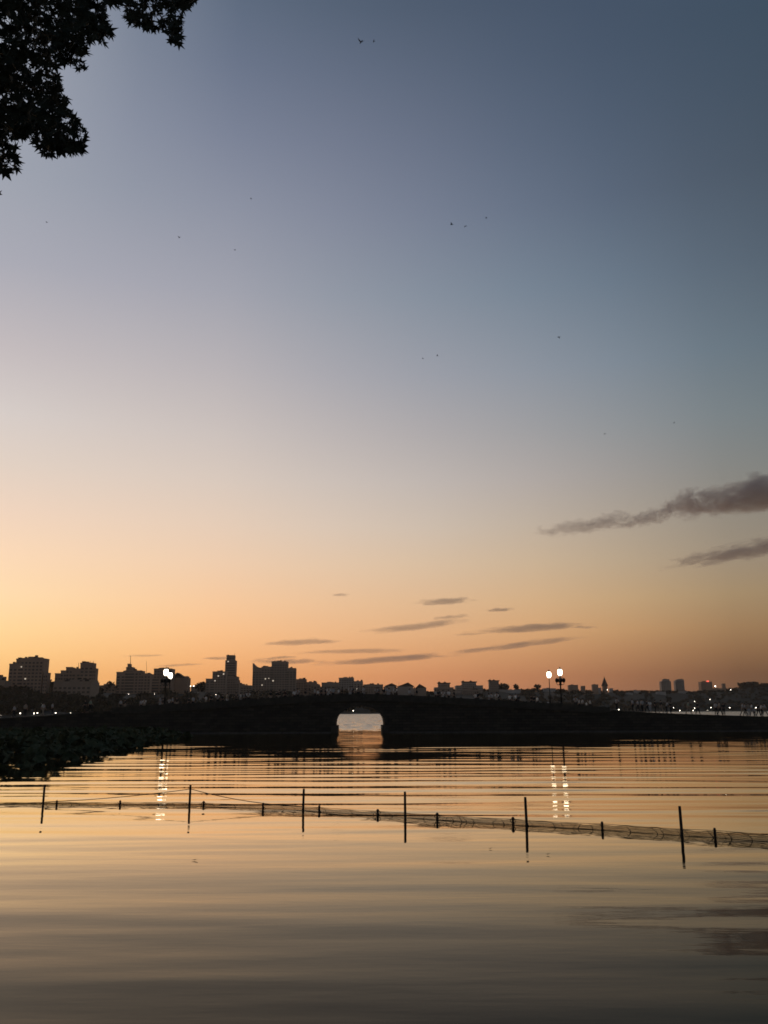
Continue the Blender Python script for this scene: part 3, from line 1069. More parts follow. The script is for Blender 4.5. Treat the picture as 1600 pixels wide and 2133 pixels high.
for d in dots:
    px, py, r = d
    if px < 230:
        lb = 'small lit lamp on the far shore, %s from the left edge' % ORD[sorted(seg_l).index(d)]
    elif px < 640:
        ss_ = sorted(q for q in dots if 230 <= q[0] < 640)
        lb = 'small lit lamp behind the left half of the bridge, %s from the left' % ORD[ss_.index(d)]
    elif px < 1000:
        lb = 'single lit lamp on the far shore seen through the arch'
    elif d == (1490, 1429.5, .75):
        lb = 'brightest far light, on the ridge by the red sign'
    else:
        ss_ = sorted(q for q in dots if q[0] >= 1000 and q != (1490, 1429.5, .75))
        lb = 'small lit lamp across the lake at right, %s from the temple' % ORD[ss_.index(d)]
    Y = shore_dist(px) + (2 if py > 1468 else RIDGE * (1482 - py) / 60)
    shore_lamp(px, py, Y, lb, r)


# ------------------------------------------------------------------ people
def skin_mesh(name, V, E, rad):
    me = bpy.data.meshes.new(name + '_cage')
    me.from_pydata(V, E, [])
    o = bpy.data.objects.new(name + '_cage', me)
    col.objects.link(o)
    md = o.modifiers.new('skin', 'SKIN')
    md.use_smooth_shade = True
    for i, r in enumerate(rad):
        me.skin_vertices[0].data[i].radius = (r, r)
        me.skin_vertices[0].data[i].use_root = (i == 0)
    o.modifiers.new('sub', 'SUBSURF').levels = 1
    dg = bpy.context.evaluated_depsgraph_get()
    out = bpy.data.meshes.new_from_object(o.evaluated_get(dg))
    out.name = name
    bpy.data.objects.remove(o)
    return out


def figure(pose):
    """joints of a 1.68 m adult facing +Y; returns meshes for body, top, trousers, hair"""
    lean = {'lean': 0.16}.get(pose, 0.0)
    J = {'pelvis': (0, 0, .93), 'waist': (0, lean * .3, 1.08), 'chest': (0, lean * .7, 1.28), 'neck': (0, lean, 1.44), 'head0': (0, lean + .02, 1.52),
         'head1': (0, lean + .03, 1.60), 'head2': (0, lean + .02, 1.66)}
    st = {'walk': .24, 'stand': .03, 'lean': .08, 'phone': .05, 'stride': .34}[pose]
    for s, sg in (('l', -1), ('r', 1)):
        f = st * sg
        J['sh' + s] = (sg * .18, lean * .85, 1.38)
        J['hip' + s] = (sg * .09, 0, .87)
        J['kn' + s] = (sg * .10, f * .55 + .03, .48)
        J['an' + s] = (sg * .10, f - (.05 if f < 0 else 0), .09 if f >= 0 else .11)
        J['toe' + s] = (sg * .12, f + .15, .035)
        if pose == 'lean':
            J['el' + s] = (sg * .24, .30, 1.16); J['wr' + s] = (sg * .14, .48, 1.12); J['ha' + s] = (sg * .08, .54, 1.12)
        elif pose == 'phone' and s == 'r':
            J['el' + s] = (.22, .20, 1.22); J['wr' + s] = (.12, .36, 1.42); J['ha' + s] = (.10, .38, 1.49)
        elif pose == 'phone':
            J['el' + s] = (-.22, .14, 1.16); J['wr' + s] = (-.06, .34, 1.36); J['ha' + s] = (.0, .38, 1.44)
        else:
            g = -f * .8
            J['el' + s] = (sg * .24, g * .5 - .03, 1.11); J['wr' + s] = (sg * .25, g + .05, .88); J['ha' + s] = (sg * .24, g + .08, .80)
    rad = dict(pelvis=.125, waist=.115, chest=.135, neck=.055, head0=.075, head1=.095, head2=.065, sh=.062, el=.043, wr=.032, ha=.036, hip=.088, kn=.058, an=.042, toe=.036)

    def mk(name, bones, grow=0.0):
        names = []
        for a, b in bones:
            for q in (a, b):
                if q not in names: names.append(q)
        rr = [rad[q[:-1]] if q[:-1] in rad else rad[q] for q in names]
        return skin_mesh(name, [J[q] for q in names], [(names.index(a), names.index(b)) for a, b in bones], [r + grow for r in rr])
    spine = [('pelvis', 'waist'), ('waist', 'chest'), ('chest', 'neck'), ('neck', 'head0'), ('head0', 'head1'), ('head1', 'head2')]
    arms, legs = [], []
    for s in 'lr':
        arms += [('chest', 'sh' + s), ('sh' + s, 'el' + s), ('el' + s, 'wr' + s), ('wr' + s, 'ha' + s)]
        legs += [('pelvis', 'hip' + s), ('hip' + s, 'kn' + s), ('kn' + s, 'an' + s), ('an' + s, 'toe' + s)]
    body = mk('body', spine + arms + legs)
    top = mk('top', spine[:2] + [b for b in arms if b[0] in ('chest', 'shl', 'shr')], .018)
    tro = mk('trousers', [b for b in legs if b[0][:2] != 'an'], .016)
    h = J['head1']
    hr = MB().lathe([(.105, -.03), (.116, .02), (.105, .07), (.07, .105), (.02, .118)], 10, (h[0], h[1] - .022, h[2])).mesh('hair', True)
    return body, top, tro, hr


POSES = {p: figure(p) for p in ('stand', 'walk', 'stride', 'lean', 'phone')}
# x in the photograph, clothing of the top, pose, height factor
W, PA, BE, GR, DK, BN = 'white', 'pale', 'beige', 'green', 'dark', 'brown'
folk = [(28, PA, 'walk'), (51, BE, 'stand'), (88, PA, 'walk'), (107, PA, 'stand'), (175, DK, 'walk'), (186, GR, 'stride'),
        (249, PA, 'walk'), (258, DK, 'stand'), (292, PA, 'stand'), (299, W, 'lean'), (331, PA, 'walk'), (337, DK, 'stand'),
        (350, PA, 'phone'), (357, PA, 'walk'), (366, DK, 'stand'), (391, DK, 'walk'), (400, PA, 'stand'), (427, W, 'phone'), (437, DK, 'stand'),
        (451, PA, 'lean'), (461, DK, 'walk'), (471, BE, 'stand'), (490, DK, 'lean'), (499, W, 'stand'), (506, PA, 'walk'), (511, DK, 'stand'), (515, W, 'lean'),
        (561, DK, 'walk'), (574, DK, 'stand'), (580, DK, 'phone'), (588, DK, 'stand'), (592, BN, 'walk'), (611, W, 'stand'), (618, PA, 'lean'), (634, DK, 'walk'),
        (654, PA, 'walk'), (660, W, 'stride'), (667, DK, 'stand'), (676, DK, 'walk'), (683, W, 'lean'), (692, PA, 'stand'),
        (704, W, 'stand'), (711, DK, 'phone'), (728, PA, 'lean'), (732, DK, 'stand'), (745, BE, 'walk'), (756, PA, 'stand'), (783, PA, 'lean'), (787, DK, 'walk'), (799, DK, 'stand'),
        (805, PA, 'walk'), (809, PA, 'stand'), (822, W, 'lean'), (825, DK, 'walk'), (852, PA, 'stand'), (867, DK, 'walk'), (907, PA, 'walk'), (912, DK, 'stand'),
        (922, W, 'lean'), (934, W, 'stand'), (945, DK, 'walk'), (990, W, 'phone'), (995, DK, 'stand'),
        (1018, PA, 'walk'), (1023, PA, 'stand'), (1034, W, 'lean'), (1038, DK, 'stand'), (1062, W, 'stand'), (1066, DK, 'walk'), (1074, W, 'stride'), (1079, DK, 'stand'),
        (1106, BN, 'walk'), (1112, DK, 'stand'), (1119, W, 'walk'), (1141, PA, 'stand', .62),
        (1198, PA, 'lean'), (1206, PA, 'walk'), (1213, PA, 'stand'), (1221, W, 'walk', .8), (1229, W, 'phone'),
        (1283, PA, 'lean'), (1317, PA, 'stand'), (1328, PA, 'walk'), (1337, PA, 'stand'), (1347, DK, 'walk'), (1353, W, 'stand'), (1364, DK, 'stand'), (1376, DK, 'walk'),
        (1387, PA, 'lean'), (1396, DK, 'stand'),
        (1433, GR, 'stride'), (1452, DK, 'walk'), (1490, PA, 'stand'), (1498, BE, 'walk'), (1506, DK, 'stand'), (1546, PA, 'stride'), (1551, PA, 'walk'),
        (1558, BE, 'stand'), (1565, W, 'walk'), (1570, PA, 'stand', .66), (1578, DK, 'walk'), (1585, W, 'phone'), (1592, PA, 'stride')]
CN = dict(white='white top', pale='pale grey top', beige='beige top', green='pale green top', dark='dark clothes', brown='dark red top')
PN = dict(stand='standing', walk='walking', stride='striding', lean='leaning forward', phone='holding a phone up')
segs = [(-1e9, 230, 'on low causeway at left'), (230, 345, 'before left lamps'), (345, 540, 'below slender tower'),
        (540, 645, 'below hotel block'), (645, 700, 'left of arch'), (700, 803, 'above the arch'),
        (803, 900, 'right of arch'), (900, 1000, 'below turret buildings'), (1000, 1150, 'before right lamps'),
        (1150, 1275, 'past right lamps'), (1275, 1420, 'at bridge foot right'), (1420, 1e9, 'before bright water')]
rp_ = random.Random(21)
for i, p in enumerate(sorted(folk)):
    px, cl, pose = p[:3]
    sc_h = p[3] if len(p) > 3 else rp_.uniform(.94, 1.06)
    on_bridge = 232 < px < 1270
    t = rp_.uniform(0.75, 5.2) if on_bridge else rp_.uniform(0.5, 2.2)
    if pose == 'lean' and on_bridge: t = 0.62
    s = s_of(px)
    for _ in range(4):
        q = bp3(s, t, 0)
        s += (px - 800) / F * math.cos(PITCH) * q[1] - q[0]
    q = bp3(s, t, deck_z(s))
    if pose in ('walk', 'stride'):
        rz = BR + rp_.choice([-1, 1]) * math.pi / 2 + rp_.uniform(-.4, .4)
    elif pose == 'lean' and on_bridge:
        rz = BR + math.pi
    else:
        rz = rp_.uniform(0, 6.28)
    root = empty('person', q, rz)
    root.scale = (sc_h,) * 3
    for a, b, w in segs:
        if a <= px < b:
            k = sorted(z for z in folk if a <= z[0] < b).index(p)
            tag(root, 'person in %s %s, %s from left %s' % (CN[cl], PN[pose], ORD[k], w), 'person', 'people on the bridge and causeway')
    body, top, tro, hr = POSES[pose]
    link('body', body, MAT['skin'], root)
    tone = cl
    lower = rp_.choice([DK, DK, DK, PA, BE]) if cl != DK else rp_.choice([DK, DK, DK, BE])
    for nm, me, mt in (('top', top, CLOTH[cl]), ('trousers', tro, CLOTH[lower])):
        o = link(nm, me, None, root)
        if not me.materials: me.materials.append(mt)
        o.material_slots[0].link = 'OBJECT'
        o.material_slots[0].material = mt
    link('hair', hr, MAT['hair'], root)


# ------------------------------------------------------------------ lotus bed at left
def leaf_disc(r, cup, n=9):
    v = [(0, 0, -cup)]
    for ring, rr in ((0.55, 0.55), (1.0, 1.0)):
        for k in range(n):
            a = 2 * math.pi * k / n
            w = 1 + 0.10 * math.sin(3 * a + 1) * ring
            v.append((r * rr * w * math.cos(a), r * rr * w * math.sin(a), cup * (rr * 1.2 - 0.6) + (0.05 * r * math.sin(5 * a) if ring == 1 else 0)))
    f = [(0, 1 + k, 1 + (k + 1) % n) for k in range(n)]
    f += [(1 + k, 1 + n + k, 1 + n + (k + 1) % n, 1 + (k + 1) % n) for k in range(n)]
    return v, f


def build_lotus():
    rg = random.Random(4)
    bed = empty('lotus_bed', (-24, 60, 0))
    tag(bed, 'dark mass of lotus leaves standing in the water at left', 'lotus bed')

    def right_edge(y):
        return float(np.interp(y, [39, 43, 49, 62, 80, 100, 108], [-20.5, -18.6, -17.6, -18.6, -20.6, -22.2, -26])) + 0.5 * math.sin(y * .9) + 0.3 * math.sin(y * 2.3)
    pts = []
    while len(pts) < 6400:
        y = 40 + 69 * rg.random() ** 1.25
        x = rg.uniform(-62, -17)
        if x / y < -0.62 or x > right_edge(y): continue
        fr = (y - 40 - 0.12 * abs(x + 19)) / 5
        if fr < 0: continue
        edge = min(1.0, (right_edge(y) - x) / 3.0 + 0.35, fr + 0.4)
        pts.append((x, y, rg.uniform(.25, 1.25) * edge * (0.8 if y > 80 else 1.0)))
    pts.sort(key=lambda p: p[1] - 0.8 * max(0, p[0] + 24))
    variants = []
    for i in range(4):
        v, f = leaf_disc(rg.uniform(.24, .34), rg.uniform(.03, .10))
        me = bpy.data.meshes.new('lotus_leaf_shape')
        me.from_pydata(v, [], f)
        me.polygons.foreach_set('use_smooth', [True] * len(me.polygons))
        variants.append((me, v, f))
    me_st = MB().tube([(0, 0, -1), (0.02, 0.01, 0)], [0.012, 0.01], 5).mesh('stalk')
    rest = MB()
    stalks = MB()
    for i, (x, y, h) in enumerate(pts):
        me, v, f = variants[rg.randrange(4)]
        tilt = Euler((rg.gauss(0, .55), rg.gauss(0, .55), rg.uniform(0, 6.28)))
        sc_ = rg.uniform(.5, 1.05)
        if i < 240:
            pale = rg.random() < 0.16
            if pale: tilt = Euler((R(rg.uniform(50, 80)), 0, rg.uniform(-.5, .5)))
            o = link('leaf', me, None, bed, loc=(x + 24, y - 60, h), rot=tilt, scale=(sc_,) * 3)
            if not me.materials: me.materials.append(MAT['lotus'])
            if pale:
                o.material_slots[0].link = 'OBJECT'
                o.material_slots[0].material = MAT['lotus_pale']
            st = link('stalk', me_st, MAT['stalk'], o)
            st.matrix_parent_inverse = tilt.to_matrix().to_4x4().inverted()
        else:
            Mx = Matrix.Translation((x + 24, y - 60, h)) @ tilt.to_matrix().to_4x4() @ Matrix.Scale(sc_, 4)
            rest.poly([Mx @ Vector(q) for q in v], f)
            stalks.tube([(x + 24, y - 60, -.3), (x + 24, y - 60, h)], 0.012, 3, False)
    o = link('leaf_mass', raw_mesh(rest, 'leaf_mass'), MAT['lotus'], bed)
    o['kind'] = 'stuff'
    o = link('stalk_mass', raw_mesh(stalks, 'stalk_mass'), MAT['stalk'], bed)
    o['kind'] = 'stuff'


build_lotus()


# ------------------------------------------------------------------ net fence in the water
NETW = [(-420, 1675), (-60, 1676.5), (0, 1677), (118, 1677.5), (250, 1678), (396, 1679.5), (548, 1685), (632, 1689), (787, 1700), (844, 1704), (1069, 1718.5), (1095, 1720.5), (1255, 1729.5), (1417, 1741), (1490, 1745.5), (1600, 1754), (1680, 1760), (1960, 1782)]


def net_pos(px, z=0.0):
    return on_water(px, float(np.interp(px, [a for a, b in NETW], [b for a, b in NETW]))) + Vector((0, 0, z))


def build_net():
    rg = random.Random(9)
    root = empty('net_fence', net_pos(800))
    org = Vector(root.location)
    tag(root, 'low sagging net fence on short stakes crossing the lake', 'net fence')

    def top_h(px):
        return float(np.interp(px, [-60, 250, 548, 787, 1069, 1255, 1490, 1680], [.085, .10, .12, .13, .14, .145, .16, .17]))
    # threads: verticals leaning like a slack mesh, and level lines
    m = MB()
    n = 1200
    pxs = np.linspace(-400, 1940, n)
    P = [net_pos(float(p)) - org for p in pxs]
    T = []
    for i, p in enumerate(pxs):
        sag = 0.012 * math.sin(i * 0.21) + 0.01 * math.sin(i * 0.05 + 1)
        T.append(top_h(p) + sag - 0.015)
    th = 0.0036
    for i in range(n - 3):
        for di in (2, -2):
            j = i + di
            if j < 0 or j >= n: continue
            a, b = P[i] + Vector((0, 0, -0.03)), P[j] + Vector((0, 0.02 * math.sin(i * .37), T[j]))
            m.poly([a + Vector((-th, 0, 0)), a + Vector((th, 0, 0)), b + Vector((th, 0, 0)), b + Vector((-th, 0, 0))], [(0, 1, 2, 3)])
    for lv in (0.2, 0.42, 0.64, 0.85):
        for i in range(n - 1):
            a, b = P[i] + Vector((0, 0, T[i] * lv)), P[i + 1] + Vector((0, 0, T[i + 1] * lv))
            w = Vector((0, 0, th))
            m.poly([a - w, b - w, b + w, a + w], [(0, 1, 2, 3)])
    o = link('netting', raw_mesh(m, 'netting'), MAT['net'], root)
    # gathered folds of the net hanging down to the water
    px = -390
    k = 0
    while px < 1900:
        px += rg.choice([rg.uniform(10, 22), rg.uniform(22, 60)])
        fk = rg.uniform(.5, 1.3)
        h = top_h(px)
        lean = rg.choice([-1, -1, 1]) * rg.uniform(.5, 1.2) if 1250 > px else -rg.uniform(.8, 1.3)
        a, b = net_pos(px) - org, net_pos(px + lean * 12) - org
        q = MB()
        q.tube([a + Vector((0, -.004, -.05)), a * .65 + b * .35 + Vector((0, -.008, h * .3)), a * .2 + b * .8 + Vector((0, -.004, h * .7)), b + Vector((0, 0, h * .96))],
               [.010 * fk, .008 * fk, .005 * fk, .0025], 5)
        q.build('net_fold', MAT['net'], root)
    # head rope from stake to stake, and the soaked foot rope at the waterline
    stakes = [-390, -210, -40, 118, 250, 424, 548, 665, 787, 911, 1069, 1255, 1490, 1690, 1930]
    pts, lo = [], []
    for i in range(len(stakes) - 1):
        for k in range(8):
            p = stakes[i] + (stakes[i + 1] - stakes[i]) * k / 8
            sg = 0.012 * math.sin(math.pi * k / 8)
            pts.append(net_pos(p) - org + Vector((0, 0, top_h(p) - sg)))
            lo.append(net_pos(p) - org + Vector((0, 0.01 * math.sin(p), 0.006)))
    MB().tube(pts, 0.0055, 5).build('head_rope', MAT['rope'], root, True)
    MB().tube(lo, 0.008, 5).build('foot_rope', MAT['net'], root, True)
    for px in stakes:
        p = net_pos(px) - org
        h = top_h(px) + 0.045
        MB().lathe([(.030, -.5), (.032, 0), (.030, h * .5), (.034, h * .8), (.026, h), (.012, h + .008)], 8, p).build('stake', MAT['wood'], root, True)
        if px in (1069, 787, 911, 424):
            q = MB()
            q.tube([p + Vector((-.03, 0, h * .9)), p + Vector((-.075, -.01, h * .55)), p + Vector((-.02, -.02, h * .2))], [.006, .012, .008], 5)
            q.tube([p + Vector((.03, 0, h * .9)), p + Vector((.07, -.01, h * .5)), p + Vector((.02, -.02, h * .15))], [.006, .012, .008], 5)
            q.build('net_tie', MAT['net'], root)


build_net()

posts = [(92, 93, 1635, 'leftmost tall thin wooden post standing in the water by the net'),
         (396, 397, 1635, 'tall post with two ropes tied near its top, second from left'),
         (632, 633, 1643, 'tall thin post at the right end of the sagging rope'),
         (844, 843.5, 1649, 'tall thin post fourth from the left, below the arch'),
         (1096, 1094, 1660, 'tall thin post left of the twin lamp reflections, fifth from left'),
         (1418, 1415.5, 1679, 'rightmost and largest tall post standing in the water')]
tops = {}
for bx, tx, ty, lb in posts:
    p = net_pos(bx) + Vector((0, -0.09, 0))
    top = at(tx, ty, p.y + 0.10)
    tops[bx] = top
    root = MB()
    d = top - p
    root.tube([p - d * 0.8 - p, Vector((0, 0, 0)), d * 0.4, d * 0.9, d], [.036, .035, .034, .033, .030], 9)
    o = root.build('wooden_post', MAT['wood'], None, True, loc=p)
    tag(o, lb, 'post', 'tall posts along the net')


def sag_rope(a, b, sag, label):
    pts = []
    for k in range(25):
        t = k / 24
        pts.append(a.lerp(b, t) - Vector((0, 0, sag * 4 * t * (1 - t))) - a)
    o = MB().tube(pts, 0.011, 6).build('rope', MAT['rope'], None, True, loc=a)
    tag(o, label, 'rope')


tp = tops[396].lerp(net_pos(396), 0.20)
sag_rope(tp + Vector((-0.03, 0, 0)), net_pos(92) + Vector((0.04, -.05, .10)), 0.05, 'thin rope slanting from the second post down left to the first')
sag_rope(tp + Vector((0.03, 0, 0)), net_pos(632) + Vector((-.04, -.05, .125)), 0.09, 'thin rope sagging from the second post down right to the third')

for px, py, sz, lb in ((406, 1793, .07, 'dead leaf floating in front of the second post'), (1022, 1769, .05, 'tiny dead leaf floating below the net, nearer the middle'),
                       (1142, 1781, .05, 'tiny dead leaf floating below the fifth post')):
    p = on_water(px, py)
    m = MB()
    m.poly([(-sz, 0, .004), (-sz * .3, -sz * .45, .008), (sz * .6, -sz * .3, .02), (sz, 0, .03), (sz * .5, sz * .4, .015), (-sz * .4, sz * .4, .006), (0, 0, .0)],
           [(0, 1, 6), (1, 2, 6), (2, 3, 6), (3, 4, 6), (4, 5, 6), (5, 0, 6)])
    tag(m.build('floating_leaf', MAT['bark'], loc=p + Vector((0, 0, 0.012))), lb, 'leaf')

# ------------------------------------------------------------------ plane tree at upper left
OUT = [(-420, -330), (470, -330), (440, -60), (416, 8), (390, 22), (384, 40), (390, 68), (381, 104), (350, 92), (338, 66), (318, 74), (292, 62), (262, 50), (254, 22), (236, 8),
       (226, 26), (240, 72), (208, 96), (192, 74), (187, 106), (173, 154), (146, 138), (118, 138), (142, 186), (150, 212), (132, 214), (166, 246), (188, 268), (180, 318),
       (142, 324), (92, 334), (68, 300), (38, 290), (48, 352), (0, 372), (-60, 420), (-420, 420)]


def inside(x, y, poly=OUT):
    c = False
    j = len(poly) - 1
    for i in range(len(poly)):
        xi, yi = poly[i]
        xj, yj = poly[j]
        if (yi > y) != (yj > y) and x < (xj - xi) * (y - yi) / (yj - yi) + xi: c = not c
        j = i
    return c


def star_leaf(rg):
    lobes = [(-90, .12), (-58, .42), (-35, .22), (-8, .78), (12, .34), (38, .95), (60, .42), (90, 1.0), (120, .42), (142, .95), (168, .34), (188, .78), (215, .22), (238, .42)]
    v = [(0, 0.05, 0)]
    for a, r in lobes:
        a = R(a + rg.uniform(-3, 3))
        r *= rg.uniform(.9, 1.1)
        v.append((r * math.cos(a), r * math.sin(a) + .05, -0.28 * r * r + rg.uniform(-.04, .04)))
    n = len(lobes)
    return v, [(0, 1 + k, 1 + (k + 1) % n) for k in range(n)]


def build_plane_tree():
    rg = random.Random(17)
    base = Vector((-8.6, 2.6, 1.05))
    root = empty('plane_tree', base)
    tag(root, 'dark overhanging tree branches with star-shaped leaves at the upper left', 'tree')
    c0 = at(-260, -200, 5.4) - base
    m = MB()
    m.tube([(0, 0, -.3), (0.05, 0, 1.2), (.25, .1, 3.0), (.5, .3, 4.6), (.9, .7, 6.2), (1.2, .9, 8.2)], [.34, .27, .23, .19, .13, .05], 12)
    m.build('trunk', MAT['bark'], root, True)
    limb_ends = [at(60, 60, 5.6), at(310, 15, 5.9), at(80, 270, 5.3), at(-120, -100, 6.2), at(-200, 250, 5.0), at(150, -180, 6.0)]
    forks = [Vector((.5, .3, 4.6)), Vector((.9, .7, 6.2)), Vector((.3, .15, 3.4)), Vector((.9, .7, 6.2)), Vector((.25, .1, 3.0)), Vector((1.1, .85, 7.4))]
    for e, f in zip(limb_ends, forks):
        e = e - base
        mid = f.lerp(e, .5) + Vector((0, 0, .35))
        mm = MB()
        mm.tube([f, f.lerp(mid, .5) + Vector((0, 0, .12)), mid, mid.lerp(e, .55) + Vector((0, 0, .08)), e], [.075, .055, .035, .018, .006], 7)
        for _ in range(14):
            t = rg.uniform(.35, .95)
            a = f.lerp(mid, t * 2) if t < .5 else mid.lerp(e, t * 2 - 1)
            b = a + Vector((rg.uniform(-.5, .5), rg.uniform(-.4, .4), rg.uniform(-.55, .2)))
            px, py = project(b + base)
            if not inside(px, py): continue
            mm.tube([a, a.lerp(b, .5) + Vector((0, 0, .05)), b], [.010, .006, .003], 5)
        mm.build('branch', MAT['bark'], root, True)
    shapes = []
    for i in range(5):
        v, f = star_leaf(rg)
        me = bpy.data.meshes.new('leaf_shape')
        me.from_pydata(v, [], f)
        me.materials.append(MAT['leaf'])
        shapes.append((me, v, f))
    L = []
    tries = 0
    # leaf clusters along the drooping twigs
    def scatter(n, x0, x1, y0, y1):
        got = 0
        while got < n:
            cx, cy = rg.uniform(x0, x1), rg.uniform(y0, y1)
            if not inside(cx, cy): continue
            cY = rg.uniform(4.7, 6.6)
            for _ in range(rg.randrange(3, 8)):
                x, y = cx + rg.gauss(0, 15), cy + rg.gauss(0, 15)
                q = 8
                if not all(inside(x + a, y + b) for a, b in ((0, 0), (q, 0), (-q, 0), (0, q), (0, -q))): continue
                L.append((at(x, y, cY + rg.gauss(0, .15)), x, y))
                got += 1
    scatter(2800, -20, 420, -20, 400)
    scatter(1500, -400, -20, -320, 410)
    scatter(900, -20, 440, -320, -20)
    # some single leaves fringing the outline
    for i in range(3, len(OUT) - 3):
        (xa, ya), (xb, yb) = OUT[i], OUT[i + 1]
        d = math.hypot(xb - xa, yb - ya)
        for k in range(max(1, int(d / 11))):
            t = rg.random()
            x, y = xa + (xb - xa) * t, ya + (yb - ya) * t
            nx, ny = (yb - ya) / d, -(xb - xa) / d
            sg = 1 if inside(x + nx * 6, y + ny * 6) else -1
            L.append((at(x + sg * nx * 11, y + sg * ny * 11, rg.uniform(5, 6.2)), x, y))
    L.append((at(-4, 402, 5.4), 0, 400))
    L.append((at(-12, 392, 5.4), 0, 390))
    rg.shuffle(L)
    L.sort(key=lambda q: 0 if (0 < q[1] < 420 and 0 < q[2] < 420) else 1)
    rest = MB()
    for i, (p, x, y) in enumerate(L):
        me, v, f = shapes[rg.randrange(5)]
        s = rg.choice([rg.uniform(.034, .055), rg.uniform(.05, .076)])
        # most leaves hang tip down, seen roughly face on
        rot = Euler((R(-90) + rg.gauss(0, .65), rg.gauss(0, .65), rg.gauss(0, .9)))
        M3 = rot.to_matrix() @ Matrix.Rotation(rg.gauss(0, .8), 3, 'Z')
        if i < 290:
            o = link('leaf', me, None, root)
            o.location = p - base
            o.rotation_euler = M3.to_euler()
            o.scale = (s, s, s)
        else:
            rest.poly([M3 @ (Vector(q) * s) + p - base for q in v], f)
    o = link('leaf_mass', raw_mesh(rest, 'leaf_mass'), MAT['leaf'], root)
    o['kind'] = 'stuff'


build_plane_tree()


# ------------------------------------------------------------------ birds
def bird(px, py, Y, yaw, flap, label, sz=1.0):
    m = MB()
    m.tube([(0, -.10, 0), (0, -.06, .005), (0, 0, .01), (0, .06, .005), (0, .09, .012), (0, .115, .008)], [.004, .018, .026, .02, .015, .003], 7)
    m.poly([(-.012, -.09, 0), (.012, -.09, 0), (.028, -.15, -.003), (0, -.135, -.002), (-.028, -.15, -.003)], [(0, 1, 2, 3, 4)])
    for sg in (-1, 1):
        z1, z2 = math.sin(flap) * .08, math.sin(flap * 1.2) * .16
        m.poly([(sg * .01, .035, .015), (sg * .08, .05, .015 + z1), (sg * .17, -.01, .012 + z2), (sg * .08, -.02, .012 + z1), (sg * .01, -.035, .012),
                (sg * .08, .048, .009 + z1), (sg * .08, -.018, .006 + z1)], [(0, 1, 3, 4), (1, 2, 3), (0, 4, 6, 5), (5, 6, 2)])
    o = m.build('bird', MAT['bird'])
    o.location = at(px, py, Y)
    o.rotation_euler = (rnd.uniform(-.3, .3), rnd.uniform(-.5, .5), yaw)
    o.scale = (sz * 0.85,) * 3
    tag(o, label, 'bird', 'small birds in flight')


for a in ((752, 88, 34, .5, 1.0, 'dark bird highest in the sky near the top centre', 1.25), (779, 86, 60, 1.8, .4, 'faint bird just right of the highest one', 1.0),
          (941, 468, 52, 1.2, .8, 'left bird of a loose pair right of centre in mid sky', 1.2), (970, 471, 58, 2.2, -.3, 'right bird of a loose pair right of centre in mid sky', 1.2),
          (1013, 454, 75, 1.5, .2, 'faint bird above and right of the mid sky pair', 1.1), (1164, 702, 58, .8, -.4, 'lone dark bird over the right lamps, halfway up the sky', 1.25),
          (374, 495, 66, 1.1, 1.0, 'lone bird below the overhanging branch at left', 1.1), (489, 521, 75, 2.5, .5, 'small bird right of and below the one under the branch', 1.1),
          (881, 747, 80, 1.4, .2, 'left bird of a low pair near the centre of the sky', 1.1), (911, 741, 84, 1.7, .5, 'right bird of a low pair near the centre of the sky', 1.1),
          (1260, 904, 85, 1.3, .1, 'low faint bird above the small clouds at right', 1.2), (1404, 881, 80, 2.0, .3, 'faint bird above the large cloud at right', 1.1),
          (97, 463, 80, .4, .7, 'faint bird near the left edge below the leaves', 1.0), (523, 414, 85, 1.6, .2, 'faint bird left of centre, level with the leaf tips', 1.1)):
    bird(*a)


# ------------------------------------------------------------------ evening haze over the lake
def build_haze():
    m = MB().box((-6400, -500, -3.5), (6400, 6400, 130))
    hm = bpy.data.materials.new('haze')
    hm.use_nodes = True
    n, l = hm.node_tree.nodes, hm.node_tree.links
    n.remove(n['Principled BSDF'])
    pv = n.new('ShaderNodeVolumePrincipled')
    pv.inputs['Color'].default_value = (0.95, 0.88, 0.80, 1)
    pv.inputs['Density'].default_value = HAZE
    pv.inputs['Anisotropy'].default_value = 0.7
    l.new(pv.outputs[0], n['Material Output'].inputs['Volume'])
    tag(m.build('haze', hm), 'thin evening haze over the lake and far shore', 'haze', kind='stuff')


HAZE = 3.4e-5
build_haze()

